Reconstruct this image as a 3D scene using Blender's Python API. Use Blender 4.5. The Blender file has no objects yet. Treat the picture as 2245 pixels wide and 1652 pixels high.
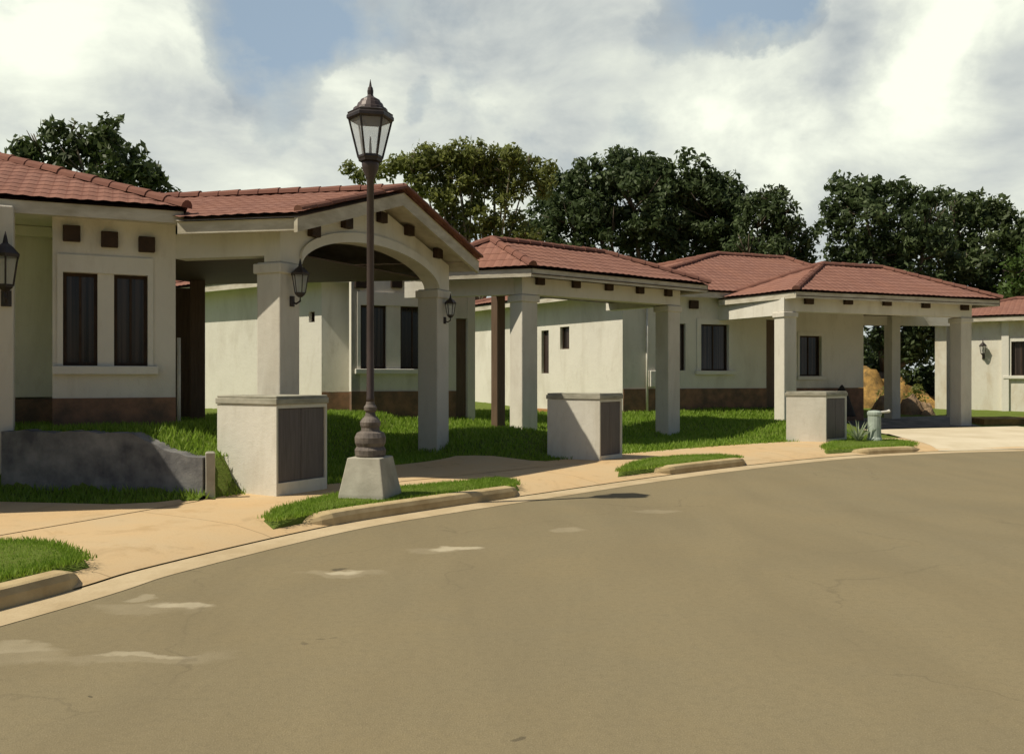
import bpy, math, random
import numpy as np
from mathutils import Vector
random.seed(7); rng = np.random.default_rng(7)
SC = bpy.context.scene
COL = SC.collection
R = math.radians

# ------------------------------------------------------------------ camera
EYE = 1.6; F = 1944.0; CX = 1122.5; HY = 826.0       # survey constants: focal length, centre, horizon (2245-wide units)
cam = bpy.data.cameras.new('camera'); cam_o = bpy.data.objects.new('camera', cam); COL.objects.link(cam_o)
cam_o.location = (0, 0, EYE); cam_o.rotation_euler = (R(90), 0, 0)
cam.sensor_fit = 'HORIZONTAL'; cam.sensor_width = 36; cam.lens = 36 * F / 2245.0
cam.clip_start = 0.1; cam.clip_end = 3000
SC.camera = cam_o

# ------------------------------------------------------------------ light, sky, exposure
SUN_AZ = 200.5; SUN_EL = 53.5        # direction the light comes from: counter-clockwise from +X, and height
sd = Vector((math.cos(R(SUN_AZ)) * math.cos(R(SUN_EL)), math.sin(R(SUN_AZ)) * math.cos(R(SUN_EL)), math.sin(R(SUN_EL))))
sun = bpy.data.lights.new('sun', 'SUN'); sun.energy = 4.6; sun.angle = R(0.5); sun.color = (1.0, 0.91, 0.74)
sun_o = bpy.data.objects.new('sun', sun); COL.objects.link(sun_o)
sun_o.rotation_euler = (-sd).to_track_quat('-Z', 'Y').to_euler(); sun_o.location = (-20, -10, 30)

SC.view_settings.view_transform = 'Standard'; SC.view_settings.look = 'None'
SC.view_settings.exposure = 0.0; SC.view_settings.gamma = 1.0; SC.view_settings.use_curve_mapping = False

world = bpy.data.worlds.new('World'); SC.world = world; world.use_nodes = True
wn = world.node_tree; wn.nodes.clear()
def nd(t, kind, **kw):
    n = t.nodes.new(kind)
    for k, v in kw.items(): setattr(n, k, v)
    return n
def mth(t, op, a, b=None, c=None, clamp=False):
    n = t.nodes.new('ShaderNodeMath'); n.operation = op; n.use_clamp = clamp
    for i, v in enumerate((a, b, c)):
        if v is None: continue
        if isinstance(v, (int, float)): n.inputs[i].default_value = v
        else: t.links.new(v, n.inputs[i])
    return n.outputs[0]
def ramp(t, fac, stops):
    n = t.nodes.new('ShaderNodeValToRGB')
    while len(n.color_ramp.elements) < len(stops): n.color_ramp.elements.new(0.5)
    for e, (p, c) in zip(n.color_ramp.elements, stops):
        e.position = p; e.color = (c, c, c, 1) if isinstance(c, (int, float)) else (*c, 1)
    t.links.new(fac, n.inputs[0]); return n.outputs[0]
def build_world():
    t = wn; L = t.links.new
    sky = nd(t, 'ShaderNodeTexSky', sky_type='NISHITA', sun_disc=False)
    sky.sun_elevation = R(SUN_EL); sky.sun_rotation = R(90 - SUN_AZ); sky.air_density = 1.0; sky.dust_density = 1.6; sky.ozone_density = 1.2
    co = nd(t, 'ShaderNodeTexCoord').outputs['Generated']
    def noise(scale, detail, rough, zs=1.6, off=(0, 0, 0), dist=0.0):
        m = nd(t, 'ShaderNodeMapping'); m.inputs['Scale'].default_value = (1, 1, zs); m.inputs['Location'].default_value = off
        L(co, m.inputs['Vector'])
        n = nd(t, 'ShaderNodeTexNoise'); n.inputs['Scale'].default_value = scale; n.inputs['Detail'].default_value = detail
        n.inputs['Roughness'].default_value = rough; n.inputs['Distortion'].default_value = dist
        L(m.outputs[0], n.inputs['Vector']); return n.outputs['Fac']
    wno = nd(t, 'ShaderNodeTexNoise'); wno.inputs['Scale'].default_value = 7; wno.inputs['Detail'].default_value = 6; wno.inputs['Roughness'].default_value = .6; L(co, wno.inputs['Vector'])
    wv = nd(t, 'ShaderNodeVectorMath', operation='MULTIPLY_ADD'); L(wno.outputs['Color'], wv.inputs[0]); wv.inputs[1].default_value = (.16, .16, .16)
    ws = nd(t, 'ShaderNodeVectorMath', operation='SUBTRACT'); L(co, ws.inputs[0]); ws.inputs[1].default_value = (.08, .08, .08); L(ws.outputs[0], wv.inputs[2]); wco = wv.outputs[0]
    def spot(x, y, rad):                      # 1 at one compass direction of the sky, fading to 0 'rad' away
        d = Vector((x - CX, F, HY - y)).normalized()
        n = nd(t, 'ShaderNodeVectorMath', operation='DISTANCE'); L(wco, n.inputs[0]); n.inputs[1].default_value = d
        mr = nd(t, 'ShaderNodeMapRange', interpolation_type='SMOOTHSTEP'); L(n.outputs['Value'], mr.inputs[0])
        mr.inputs[1].default_value = 0; mr.inputs[2].default_value = rad; mr.inputs[3].default_value = 1; mr.inputs[4].default_value = 0
        return mr.outputs[0]
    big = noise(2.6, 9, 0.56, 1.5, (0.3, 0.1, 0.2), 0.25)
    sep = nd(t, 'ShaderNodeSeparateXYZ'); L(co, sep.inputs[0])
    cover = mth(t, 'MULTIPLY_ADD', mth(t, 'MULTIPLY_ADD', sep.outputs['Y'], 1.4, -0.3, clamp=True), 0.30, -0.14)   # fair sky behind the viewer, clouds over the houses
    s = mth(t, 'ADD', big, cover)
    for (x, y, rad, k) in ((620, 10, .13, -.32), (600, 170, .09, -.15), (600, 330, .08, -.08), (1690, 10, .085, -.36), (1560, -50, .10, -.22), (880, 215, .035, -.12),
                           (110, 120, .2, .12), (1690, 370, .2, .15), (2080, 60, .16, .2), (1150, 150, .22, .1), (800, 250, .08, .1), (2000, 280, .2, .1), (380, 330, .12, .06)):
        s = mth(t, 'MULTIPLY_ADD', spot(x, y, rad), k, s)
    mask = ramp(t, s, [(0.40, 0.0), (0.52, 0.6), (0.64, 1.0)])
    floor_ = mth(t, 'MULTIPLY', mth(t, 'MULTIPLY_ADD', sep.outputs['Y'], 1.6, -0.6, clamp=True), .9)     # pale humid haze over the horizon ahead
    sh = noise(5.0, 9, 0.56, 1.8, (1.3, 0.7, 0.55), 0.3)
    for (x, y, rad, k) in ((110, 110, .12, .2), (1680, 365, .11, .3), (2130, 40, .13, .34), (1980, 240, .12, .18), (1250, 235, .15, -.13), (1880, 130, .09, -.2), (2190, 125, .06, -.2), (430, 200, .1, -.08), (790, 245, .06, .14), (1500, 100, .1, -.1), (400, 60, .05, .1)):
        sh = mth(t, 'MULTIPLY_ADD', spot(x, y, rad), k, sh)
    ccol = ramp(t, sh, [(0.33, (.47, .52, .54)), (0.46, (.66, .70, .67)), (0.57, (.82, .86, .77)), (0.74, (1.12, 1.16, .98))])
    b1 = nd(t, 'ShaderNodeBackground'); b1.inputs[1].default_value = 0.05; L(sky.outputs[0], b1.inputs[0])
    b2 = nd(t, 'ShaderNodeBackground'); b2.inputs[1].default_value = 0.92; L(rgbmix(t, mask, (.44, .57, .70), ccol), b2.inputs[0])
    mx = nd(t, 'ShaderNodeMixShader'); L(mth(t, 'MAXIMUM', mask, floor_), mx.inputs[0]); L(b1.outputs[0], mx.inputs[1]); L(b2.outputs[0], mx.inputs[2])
    out = nd(t, 'ShaderNodeOutputWorld'); L(mx.outputs[0], out.inputs[0])

# ------------------------------------------------------------------ survey helpers
def P(x, d): return ((x - CX) * d / F, d)                       # plan point seen in direction x at depth d
def Z(y, d): return EYE - (y - HY) * d / F                      # height of a sight line y at depth d
def G(x, y, z=0.0):
    d = (EYE - z) * F / (y - HY); return ((x - CX) * d / F, d)
def on_line(p, q, x):                                           # where wall p-q crosses direction x -> (s along wall, depth)
    k = (x - CX) / F; dx, dy = q[0] - p[0], q[1] - p[1]
    s = (k * p[1] - p[0]) / (dx - k * dy); Ld = math.hypot(dx, dy)
    return s * Ld, p[1] + s * dy
def unit(a, b):
    l = math.hypot(b[0] - a[0], b[1] - a[1]); return ((b[0] - a[0]) / l, (b[1] - a[1]) / l), l
def add2(p, *terms):
    x, y = p
    for k, v in terms: x += k * v[0]; y += k * v[1]
    return (x, y)

# ------------------------------------------------------------------ materials
MATS = {}
def mat(name):
    m = bpy.data.materials.new(name); m.use_nodes = True; t = m.node_tree
    return m, t, t.nodes['Principled BSDF']
def rgbmix(t, fac, a, b, mode='MIX'):
    n = t.nodes.new('ShaderNodeMix'); n.data_type = 'RGBA'; n.blend_type = mode
    for sock, v in ((n.inputs[0], fac), (n.inputs[6], a), (n.inputs[7], b)):
        if isinstance(v, (int, float)): sock.default_value = v
        elif isinstance(v, tuple): sock.default_value = (*v, 1)
        else: t.links.new(v, sock)
    return n.outputs[2]
def tnoise(t, scale, detail=4, rough=.55, stretch=(1, 1, 1), coord='Object', dist=0):
    co = t.nodes.new('ShaderNodeTexCoord'); m = t.nodes.new('ShaderNodeMapping'); m.inputs['Scale'].default_value = stretch
    t.links.new(co.outputs[coord], m.inputs[0])
    n = t.nodes.new('ShaderNodeTexNoise'); n.inputs['Scale'].default_value = scale; n.inputs['Detail'].default_value = detail
    n.inputs['Roughness'].default_value = rough; n.inputs['Distortion'].default_value = dist
    t.links.new(m.outputs[0], n.inputs['Vector']); return n.outputs['Fac']
def bump(t, b, h, strength, dist=.01):
    n = t.nodes.new('ShaderNodeBump'); n.inputs['Strength'].default_value = strength; n.inputs['Distance'].default_value = dist
    t.links.new(h, n.inputs['Height']); t.links.new(n.outputs[0], b.inputs['Normal'])
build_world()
def plain(name, col, rough=.7, var=.25, scale=6, metal=0, bstr=.15, stretch=(1, 1, 1), col2=None, spec=.3):
    m, t, b = mat(name)
    n = tnoise(t, scale, 6, .6, stretch)
    c2 = col2 or tuple(c * (1 - var) for c in col)
    f = ramp(t, n, [(.35, 0.0), (.68, 1.0)])
    t.links.new(rgbmix(t, f, col, c2), b.inputs['Base Color'])
    b.inputs['Roughness'].default_value = rough; b.inputs['Metallic'].default_value = metal
    b.inputs['Specular IOR Level'].default_value = spec
    if bstr: bump(t, b, tnoise(t, scale * 8, 5, .65, stretch), bstr, .008)
    MATS[name] = m; return m
def plaster(name, col, dirt, amount):
    m, t, b = mat(name)
    streak = tnoise(t, 1.1, 8, .62, (1.6, 1.6, .45), dist=.5); blotch = tnoise(t, 1.1, 6, .6); fine = tnoise(t, 60, 3, .6)
    f = mth(t, 'MULTIPLY', ramp(t, streak, [(.48, 0.0), (.75, 1.0)]), amount)
    c = rgbmix(t, f, col, dirt)
    c = rgbmix(t, mth(t, 'MULTIPLY', ramp(t, blotch, [(.4, 0.0), (.7, 1.0)]), .4), c, tuple(x * .82 for x in col)); c = rgbmix(t, mth(t, 'MULTIPLY', ramp(t, tnoise(t, 7, 7, .7, (1, 1, .35)), [(.56, 0.0), (.72, 1.0)]), .3), c, dirt)
    # splash-back dirt: soil thrown on the foot of the wall by rain
    co = t.nodes.new('ShaderNodeTexCoord'); sp = t.nodes.new('ShaderNodeSeparateXYZ'); t.links.new(co.outputs['Object'], sp.inputs[0])
    t.links.new(c, b.inputs['Base Color']); b.inputs['Roughness'].default_value = .88; b.inputs['Specular IOR Level'].default_value = .15
    bump(t, b, mth(t, 'ADD', fine, mth(t, 'MULTIPLY', tnoise(t, 9, 5), 1.8)), .38, .008)
    MATS[name] = m
plaster('plaster', (.71, .685, .60), (.44, .40, .31), .55)
plaster('plaster_far', (.71, .68, .58), (.45, .34, .19), .8)
plaster('trim', (.72, .70, .62), (.50, .46, .36), .35)
plaster('column_plaster', (.67, .635, .55), (.42, .37, .29), .6)
plain('plinth', (.28, .155, .095), .9, col2=(.12, .085, .06), scale=3.4, bstr=.6)
plain('plinth_orange', (.46, .235, .09), .9, col2=(.34, .17, .07), scale=2.2, bstr=.3)
plain('fascia', (.60, .56, .46), .75, col2=(.40, .36, .27), scale=2.5, stretch=(1, 1, 3), bstr=.2)
plain('dark_wood', (.055, .031, .017), .7, col2=(.028, .016, .009), scale=5, bstr=.3)
plain('ceiling_wood', (.105, .070, .045), .7, col2=(.07, .045, .03), scale=1.5, stretch=(1, 14, 1), bstr=.2)
plain('door_wood', (.15, .10, .068), .6, col2=(.10, .066, .043), scale=4, stretch=(8, 8, .6), bstr=.25)
plain('iron', (.030, .024, .023), .5, col2=(.055, .042, .038), scale=9, metal=.3, bstr=.15, spec=.5)
plain('iron_brown', (.085, .062, .058), .5, col2=(.05, .036, .034), scale=5, metal=.2, bstr=.12, stretch=(1, 1, .3), spec=.5)
plain('cast_base', (.20, .17, .145), .75, col2=(.085, .07, .062), scale=9, bstr=.5, spec=.4)
plain('concrete', (.46, .44, .36), .9, col2=(.33, .31, .25), scale=3.5, bstr=.4)
plain('old_concrete', (.25, .245, .235), .92, col2=(.095, .095, .10), scale=3.2, bstr=.7)
plain('cap_stone', (.44, .42, .34), .9, col2=(.27, .26, .2), scale=4, bstr=.3, stretch=(1, 1, 3))
plain('kerb_stone', (.53, .42, .235), .9, col2=(.38, .28, .14), scale=3, bstr=.5)
plain('cabinet_door', (.135, .115, .115), .5, col2=(.09, .075, .075), scale=4, stretch=(10, 10, .6), bstr=.1, spec=.4)
plain('bark', (.16, .13, .095), .9, col2=(.075, .06, .045), scale=4, stretch=(3, 3, .5), bstr=.5)
plain('stem_pale', (.26, .23, .15), .9, col2=(.15, .13, .09), scale=4, bstr=.4)
plain('pipe_and_lit_white', (.78, .76, .70), .5, col2=(.62, .59, .50), scale=4, bstr=0)  # white of real pipes, also of the imitated sunlit slivers and highlight
plain('utility_green', (.42, .48, .42), .55, col2=(.30, .35, .30), scale=6, bstr=.1)
plain('soil', (.40, .24, .07), .95, col2=(.10, .07, .03), scale=3.6, bstr=1.0)
plain('boulder', (.33, .23, .14), .95, col2=(.12, .08, .05), scale=2.5, bstr=.8)
plain('tarp', (.035, .03, .028), .8, var=.3, bstr=.2)
plain('concrete_light', (.68, .60, .44), .9, col2=(.55, .47, .32), scale=.9, bstr=.3)
def roof_mat():
    m, t, b = mat('roof_tile')
    uv = t.nodes.new('ShaderNodeUVMap'); uv.uv_map = 'UVMap'
    br = t.nodes.new('ShaderNodeTexBrick'); t.links.new(uv.outputs[0], br.inputs['Vector'])
    br.inputs['Scale'].default_value = 1; br.inputs['Brick Width'].default_value = .19; br.inputs['Row Height'].default_value = .27
    br.inputs['Mortar Size'].default_value = .012; br.offset = 0
    br.inputs['Color1'].default_value = (.285, .150, .116, 1); br.inputs['Color2'].default_value = (.240, .122, .094, 1); br.inputs['Mortar'].default_value = (.20, .098, .076, 1)
    n = tnoise(t, 1.2, 6, .6); n2 = tnoise(t, 14, 5, .7)
    c = rgbmix(t, mth(t, 'MULTIPLY', ramp(t, n, [(.42, 0.0), (.7, 1.0)]), .5), br.outputs['Color'], (.30, .145, .10))
    c = rgbmix(t, mth(t, 'MULTIPLY', ramp(t, n2, [(.55, 0.0), (.75, 1.0)]), .45), c, (.12, .06, .048))
    t.links.new(c, b.inputs['Base Color']); b.inputs['Roughness'].default_value = .95; b.inputs['Specular IOR Level'].default_value = .06
    bump(t, b, mth(t, 'ADD', n2, mth(t, 'MULTIPLY', br.outputs['Fac'], -.4)), .3, .012)
    MATS['roof_tile'] = m
roof_mat()
def glass_mats():
    m, t, b = mat('window_glass')
    co = t.nodes.new('ShaderNodeTexCoord')
    w = tnoise(t, 1.0, 3, .5, (17, 17, .15))
    c = rgbmix(t, ramp(t, w, [(.42, 0.0), (.60, 1.0)]), (.010, .008, .008), (.060, .045, .040))
    t.links.new(c, b.inputs['Base Color']); b.inputs['Roughness'].default_value = .07; b.inputs['Specular IOR Level'].default_value = .5
    MATS['window_glass'] = m
    m, t, b = mat('lantern_glass'); t.nodes.remove(b)
    d = t.nodes.new('ShaderNodeBsdfTranslucent'); d.inputs[0].default_value = (.85, .86, .86, 1)
    d2 = t.nodes.new('ShaderNodeBsdfDiffuse'); d2.inputs[0].default_value = (.75, .76, .77, 1)
    tr = t.nodes.new('ShaderNodeBsdfTransparent'); mx0 = t.nodes.new('ShaderNodeMixShader'); mx0.inputs[0].default_value = .4
    t.links.new(d.outputs[0], mx0.inputs[1]); t.links.new(d2.outputs[0], mx0.inputs[2])
    mx = t.nodes.new('ShaderNodeMixShader'); mx.inputs[0].default_value = .62
    t.links.new(mx0.outputs[0], mx.inputs[1]); t.links.new(tr.outputs[0], mx.inputs[2])
    t.links.new(mx.outputs[0], t.nodes['Material Output'].inputs[0]); MATS['lantern_glass'] = m
glass_mats()
def leaf_mat(name, c1, c2, c3, trans=.36):
    m, t, b = mat(name)
    g = t.nodes.new('ShaderNodeNewGeometry')
    c = ramp(t, g.outputs['Random Per Island'], [(0.0, c1), (.6, c2), (1.0, c3)])
    n = tnoise(t, .5, 3, .5)
    c = rgbmix(t, mth(t, 'MULTIPLY', ramp(t, n, [(.35, 0.0), (.7, 1.0)]), .5), c, c1)
    t.links.new(c, b.inputs['Base Color']); b.inputs['Roughness'].default_value = .55; b.inputs['Specular IOR Level'].default_value = .3
    tl = t.nodes.new('ShaderNodeBsdfTranslucent'); t.links.new(c, tl.inputs[0])
    mx = t.nodes.new('ShaderNodeMixShader'); mx.inputs[0].default_value = trans
    t.links.new(b.outputs[0], mx.inputs[1]); t.links.new(tl.outputs[0], mx.inputs[2]); t.links.new(mx.outputs[0], t.nodes['Material Output'].inputs[0])
    MATS[name] = m
leaf_mat('leaf_dark', (.042, .066, .022), (.075, .112, .038), (.17, .22, .10))
leaf_mat('leaf_olive', (.15, .175, .042), (.21, .24, .06), (.28, .31, .11), .55)
leaf_mat('leaf_mid', (.048, .070, .022), (.080, .118, .036), (.16, .20, .09))
leaf_mat('leaf_bright', (.05, .09, .018), (.08, .14, .025), (.12, .19, .05))
leaf_mat('grass_blade', (.185, .30, .028), (.25, .39, .042), (.36, .46, .10), .45)
leaf_mat('leaf_pale', (.22, .28, .16), (.34, .40, .26), (.5, .55, .4))
def ground_mats():
    m, t, b = mat('lawn')
    n = tnoise(t, .7, 6, .6); n2 = tnoise(t, 22, 5, .7)
    c = rgbmix(t, ramp(t, n, [(.35, 0.0), (.7, 1.0)]), (.125, .175, .028), (.14, .19, .04))
    c = rgbmix(t, ramp(t, n2, [(.5, 0.0), (.72, .7)]), c, (.12, .10, .04))
    t.links.new(c, b.inputs['Base Color']); b.inputs['Roughness'].default_value = .95; b.inputs['Specular IOR Level'].default_value = .1
    bump(t, b, n2, .8, .04); MATS['lawn'] = m
    m, t, b = mat('pavement')
    n = tnoise(t, .8, 7, .62); n2 = tnoise(t, 45, 4, .65); n3 = tnoise(t, 2.4, 7, .65, (1, 1, 1), dist=.6)
    c = rgbmix(t, ramp(t, n, [(.36, 0.0), (.66, 1.0)]), (.60, .42, .225), (.56, .43, .26))
    c = rgbmix(t, mth(t, 'MULTIPLY', ramp(t, n3, [(.55, 0.0), (.72, 1.0)]), .55), c, (.44, .30, .15))
    c = rgbmix(t, mth(t, 'MULTIPLY', ramp(t, n2, [(.52, 0.0), (.75, 1.0)]), .25), c, (.36, .25, .14))
    uvn = t.nodes.new('ShaderNodeUVMap'); uvn.uv_map = 'UVMap'; sx = t.nodes.new('ShaderNodeSeparateXYZ'); t.links.new(uvn.outputs[0], sx.inputs[0])
    jl = mth(t, 'LESS_THAN', mth(t, 'FRACT', mth(t, 'MULTIPLY_ADD', sx.outputs['X'], 1 / 1.9, .03)), .008)
    c = rgbmix(t, mth(t, 'MULTIPLY', jl, .55), c, (.2, .14, .08))
    c = rgbmix(t, mth(t, 'MULTIPLY', ramp(t, tnoise(t, 1.7, 8, .7, dist=1.0), [(.56, 0.0), (.66, 1.0)]), .3), c, (.33, .23, .12))
    t.links.new(c, b.inputs['Base Color']); b.inputs['Roughness'].default_value = .92; b.inputs['Specular IOR Level'].default_value = .15
    bump(t, b, mth(t, 'ADD', n2, n3), .3, .01); MATS['pavement'] = m
    m, t, b = mat('gutter')
    n = tnoise(t, 1.4, 7, .65); n2 = tnoise(t, 40, 4, .65)
    c = rgbmix(t, ramp(t, n, [(.36, 0.0), (.66, 1.0)]), (.56, .45, .28), (.42, .32, .18))
    c = rgbmix(t, mth(t, 'MULTIPLY', ramp(t, n2, [(.5, 0.0), (.75, 1.0)]), .3), c, (.3, .22, .13))
    t.links.new(c, b.inputs['Base Color']); b.inputs['Roughness'].default_value = .92
    bump(t, b, n2, .3, .01); MATS['gutter'] = m
    m, t, b = mat('asphalt')
    L = t.links.new
    n = tnoise(t, .28, 6, .6); n1 = tnoise(t, 1.1, 6, .65, (1, 1, 1), dist=.4); n2 = tnoise(t, 120, 3, .7); n3 = tnoise(t, 18, 5, .7)
    c = rgbmix(t, ramp(t, n, [(.36, 0.0), (.64, 1.0)]), (.238, .195, .112), (.212, .180, .110))
    c = rgbmix(t, mth(t, 'MULTIPLY', ramp(t, n1, [(.45, 0.0), (.7, 1.0)]), .35), c, (.255, .20, .105))
    c = rgbmix(t, mth(t, 'MULTIPLY', ramp(t, n3, [(.45, 0.0), (.72, 1.0)]), .36), c, (.14, .117, .073))
    c = rgbmix(t, mth(t, 'MULTIPLY', ramp(t, n2, [(.45, 0.0), (.75, 1.0)]), .55), c, (.36, .30, .19))
    # pale dried cement spills and one tar seam on the carriageway
    co = t.nodes.new('ShaderNodeTexCoord')
    warp = t.nodes.new('ShaderNodeTexNoise'); warp.inputs['Scale'].default_value = 2.6; warp.inputs['Detail'].default_value = 7; L(co.outputs['Object'], warp.inputs['Vector'])
    wv = t.nodes.new('ShaderNodeVectorMath'); wv.operation = 'MULTIPLY_ADD'; L(warp.outputs['Color'], wv.inputs[0]); wv.inputs[1].default_value = (.55, .55, 0); L(co.outputs['Object'], wv.inputs[2])
    spl = tnoise(t, 5, 7, .7, dist=.8)
    def blob(x, y, wx, wy, k, col, c, thr=.35):
        cx, cy = G(x, y, 0); sx = wx * cy / F; sy = wy * cy * cy / (F * EYE)
        mp = t.nodes.new('ShaderNodeMapping'); mp.vector_type = 'POINT'
        mp.inputs['Location'].default_value = (-(cx + .275) / sx, -(cy + .275) / sy, 0); mp.inputs['Scale'].default_value = (1 / sx, 1 / sy, 0)
        L(wv.outputs[0], mp.inputs[0])
        ln = t.nodes.new('ShaderNodeVectorMath'); ln.operation = 'LENGTH'; L(mp.outputs[0], ln.inputs[0])
        f = mth(t, 'SUBTRACT', 1.0, ln.outputs['Value'], clamp=True)
        f = mth(t, 'MULTIPLY', mth(t, 'ADD', f, mth(t, 'MULTIPLY', mth(t, 'SUBTRACT', spl, .5), f)), 1.6, clamp=True)
        f = mth(t, 'MULTIPLY', ramp(t, f, [(.12, 0.0), (thr + .3, 1.0)]), k)
        return rgbmix(t, f, c, col)
    white = (.62, .55, .40)
    for (x, y, wx, wy, k) in ((395, 1327, 85, 9, .62), (310, 1308, 40, 6, .28), (340, 1330, 150, 16, .14), (758, 1254, 55, 5, .6), (740, 1256, 110, 8, .16), (1015, 1203, 70, 5, .55), (960, 1206, 80, 6, .14), (300, 1436, 130, 8, .36), (280, 1445, 260, 18, .13), (40, 1418, 90, 12, .26), (10, 1438, 150, 26, .14),
                              (1430, 1121, 60, 5, .18), (1240, 1160, 50, 6, .18)):
        c = blob(x, y, wx, wy, k, white, c)
    for (x, y, wx, wy, k) in ((760, 1247, 26, 3, .7), (690, 1405, 22, 4, .4), (205, 1530, 12, 4, .7), (1135, 1620, 14, 8, .6)):
        c = blob(x, y, wx, wy, k, (.06, .052, .04), c)
    swp = tnoise(t, 1.0, 6, .6, (1.1, .28, 1), dist=.5)
    c = rgbmix(t, mth(t, 'MULTIPLY', ramp(t, swp, [(.42, 0.0), (.68, 1.0)]), .4), c, (.175, .145, .088))
    vor = t.nodes.new('ShaderNodeTexVoronoi'); vor.inputs['Scale'].default_value = 70; L(co.outputs['Object'], vor.inputs['Vector'])
    c = rgbmix(t, mth(t, 'MULTIPLY', ramp(t, vor.outputs['Distance'], [(.05, 1.0), (.35, 0.0)]), .22), c, (.40, .34, .24))
    grit = tnoise(t, 34, 4, .75)
    c = rgbmix(t, mth(t, 'MULTIPLY', ramp(t, grit, [(.60, 0.0), (.72, 1.0)]), .35), c, (.10, .085, .06))
    vc = t.nodes.new('ShaderNodeTexVoronoi'); vc.feature = 'DISTANCE_TO_EDGE'; vc.inputs['Scale'].default_value = .33; L(wv.outputs[0], vc.inputs['Vector'])
    ck = mth(t, 'MULTIPLY', ramp(t, vc.outputs['Distance'], [(0.0, 1.0), (.0045, 0.0)]), ramp(t, tnoise(t, .5, 3), [(.48, 0.0), (.6, .3)]))
    c = rgbmix(t, ck, c, (.085, .07, .048))
    L(c, b.inputs['Base Color']); b.inputs['Roughness'].default_value = .93; b.inputs['Specular IOR Level'].default_value = .12
    bump(t, b, mth(t, 'ADD', n2, mth(t, 'MULTIPLY', n3, .6)), .5, .008); MATS['asphalt'] = m
ground_mats()

# ------------------------------------------------------------------ mesh helpers
class MB:
    def __init__(s): s.v = []; s.f = []; s.uv = {}
    def quad(s, a, b, c, d): n = len(s.v); s.v += [tuple(a), tuple(b), tuple(c), tuple(d)]; s.f.append((n, n + 1, n + 2, n + 3))
    def poly(s, pts): n = len(s.v); s.v += [tuple(p) for p in pts]; s.f.append(tuple(range(n, n + len(pts))))
    def prism(s, pts, z0, z1):                       # plan polygon extruded; z0/z1 numbers or lists
        k = len(pts); n = len(s.v)
        a = z0 if isinstance(z0, (list, tuple)) else [z0] * k; b = z1 if isinstance(z1, (list, tuple)) else [z1] * k
        s.v += [(p[0], p[1], z) for p, z in zip(pts, a)] + [(p[0], p[1], z) for p, z in zip(pts, b)]
        s.f.append(tuple(reversed(range(n, n + k)))); s.f.append(tuple(range(n + k, n + 2 * k)))
        for i in range(k): j = (i + 1) % k; s.f.append((n + i, n + j, n + k + j, n + k + i))
    def box(s, p, u, lu, lv, z0, z1):                # from plan corner p, along u by lu, along left normal of u by lv
        v = (-u[1], u[0])
        s.prism([p, add2(p, (lu, u)), add2(p, (lu, u), (lv, v)), add2(p, (lv, v))], z0, z1)
    def ring(s, rings, closed_ends=True):            # list of vertex rings of equal length
        n = len(s.v); k = len(rings[0])
        for r in rings: s.v += [tuple(p) for p in r]
        for i in range(len(rings) - 1):
            for j in range(k):
                jj = (j + 1) % k; s.f.append((n + i * k + j, n + i * k + jj, n + (i + 1) * k + jj, n + (i + 1) * k + j))
        if closed_ends:
            s.f.append(tuple(reversed(range(n, n + k)))); s.f.append(tuple(range(n + (len(rings) - 1) * k, n + len(rings) * k)))
    def lathe(s, c, prof, seg=16, rot=0.0):
        s.ring([[(c[0] + r * math.cos(rot + 2 * math.pi * j / seg), c[1] + r * math.sin(rot + 2 * math.pi * j / seg), z) for j in range(seg)] for r, z in prof])
    def tube(s, pts, radii, seg=7):
        rings = []
        for i, p in enumerate(pts):
            p = Vector(p); a = Vector(pts[max(i - 1, 0)]); b = Vector(pts[min(i + 1, len(pts) - 1)])
            d = (b - a).normalized(); ref = Vector((0, 0, 1)) if abs(d.z) < .9 else Vector((1, 0, 0))
            x = d.cross(ref).normalized(); y = x.cross(d)
            r = radii[i] if isinstance(radii, (list, tuple)) else radii
            rings.append([p + x * (r * math.cos(2 * math.pi * j / seg)) + y * (r * math.sin(2 * math.pi * j / seg)) for j in range(seg)])
        s.ring(rings)
    def build(s, name, m, parent=None, smooth=False, bevel=0.0):
        me = bpy.data.meshes.new(name); me.from_pydata(s.v, [], s.f); me.update()
        me.materials.append(MATS[m])
        o = bpy.data.objects.new(name, me); COL.objects.link(o)
        import bmesh
        bm = bmesh.new(); bm.from_mesh(me); bmesh.ops.recalc_face_normals(bm, faces=bm.faces); bm.to_mesh(me); bm.free()
        if smooth:
            for p in me.polygons: p.use_smooth = True
        if bevel:
            bv = o.modifiers.new('bevel', 'BEVEL'); bv.width = bevel; bv.segments = 2; bv.limit_method = 'ANGLE'; bv.angle_limit = R(40)
        if parent:
            o.parent = parent; o.matrix_parent_inverse = chain(parent).inverted()
        return o
from mathutils import Matrix
def chain(o):
    return Matrix.Translation(o.location) if o.type == 'EMPTY' else Matrix.Identity(4)   # parts carry world-space meshes
def thing(name, label, cat, loc, group=None):
    o = bpy.data.objects.new(name, None); COL.objects.link(o); o.location = loc; o.empty_display_size = .3
    tag(o, label, cat, group); return o
def tag(o, label=None, cat=None, group=None, kind=None):
    for k, v in (('label', label), ('category', cat), ('group', group), ('kind', kind)):
        if v: o[k] = v
    return o
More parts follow.
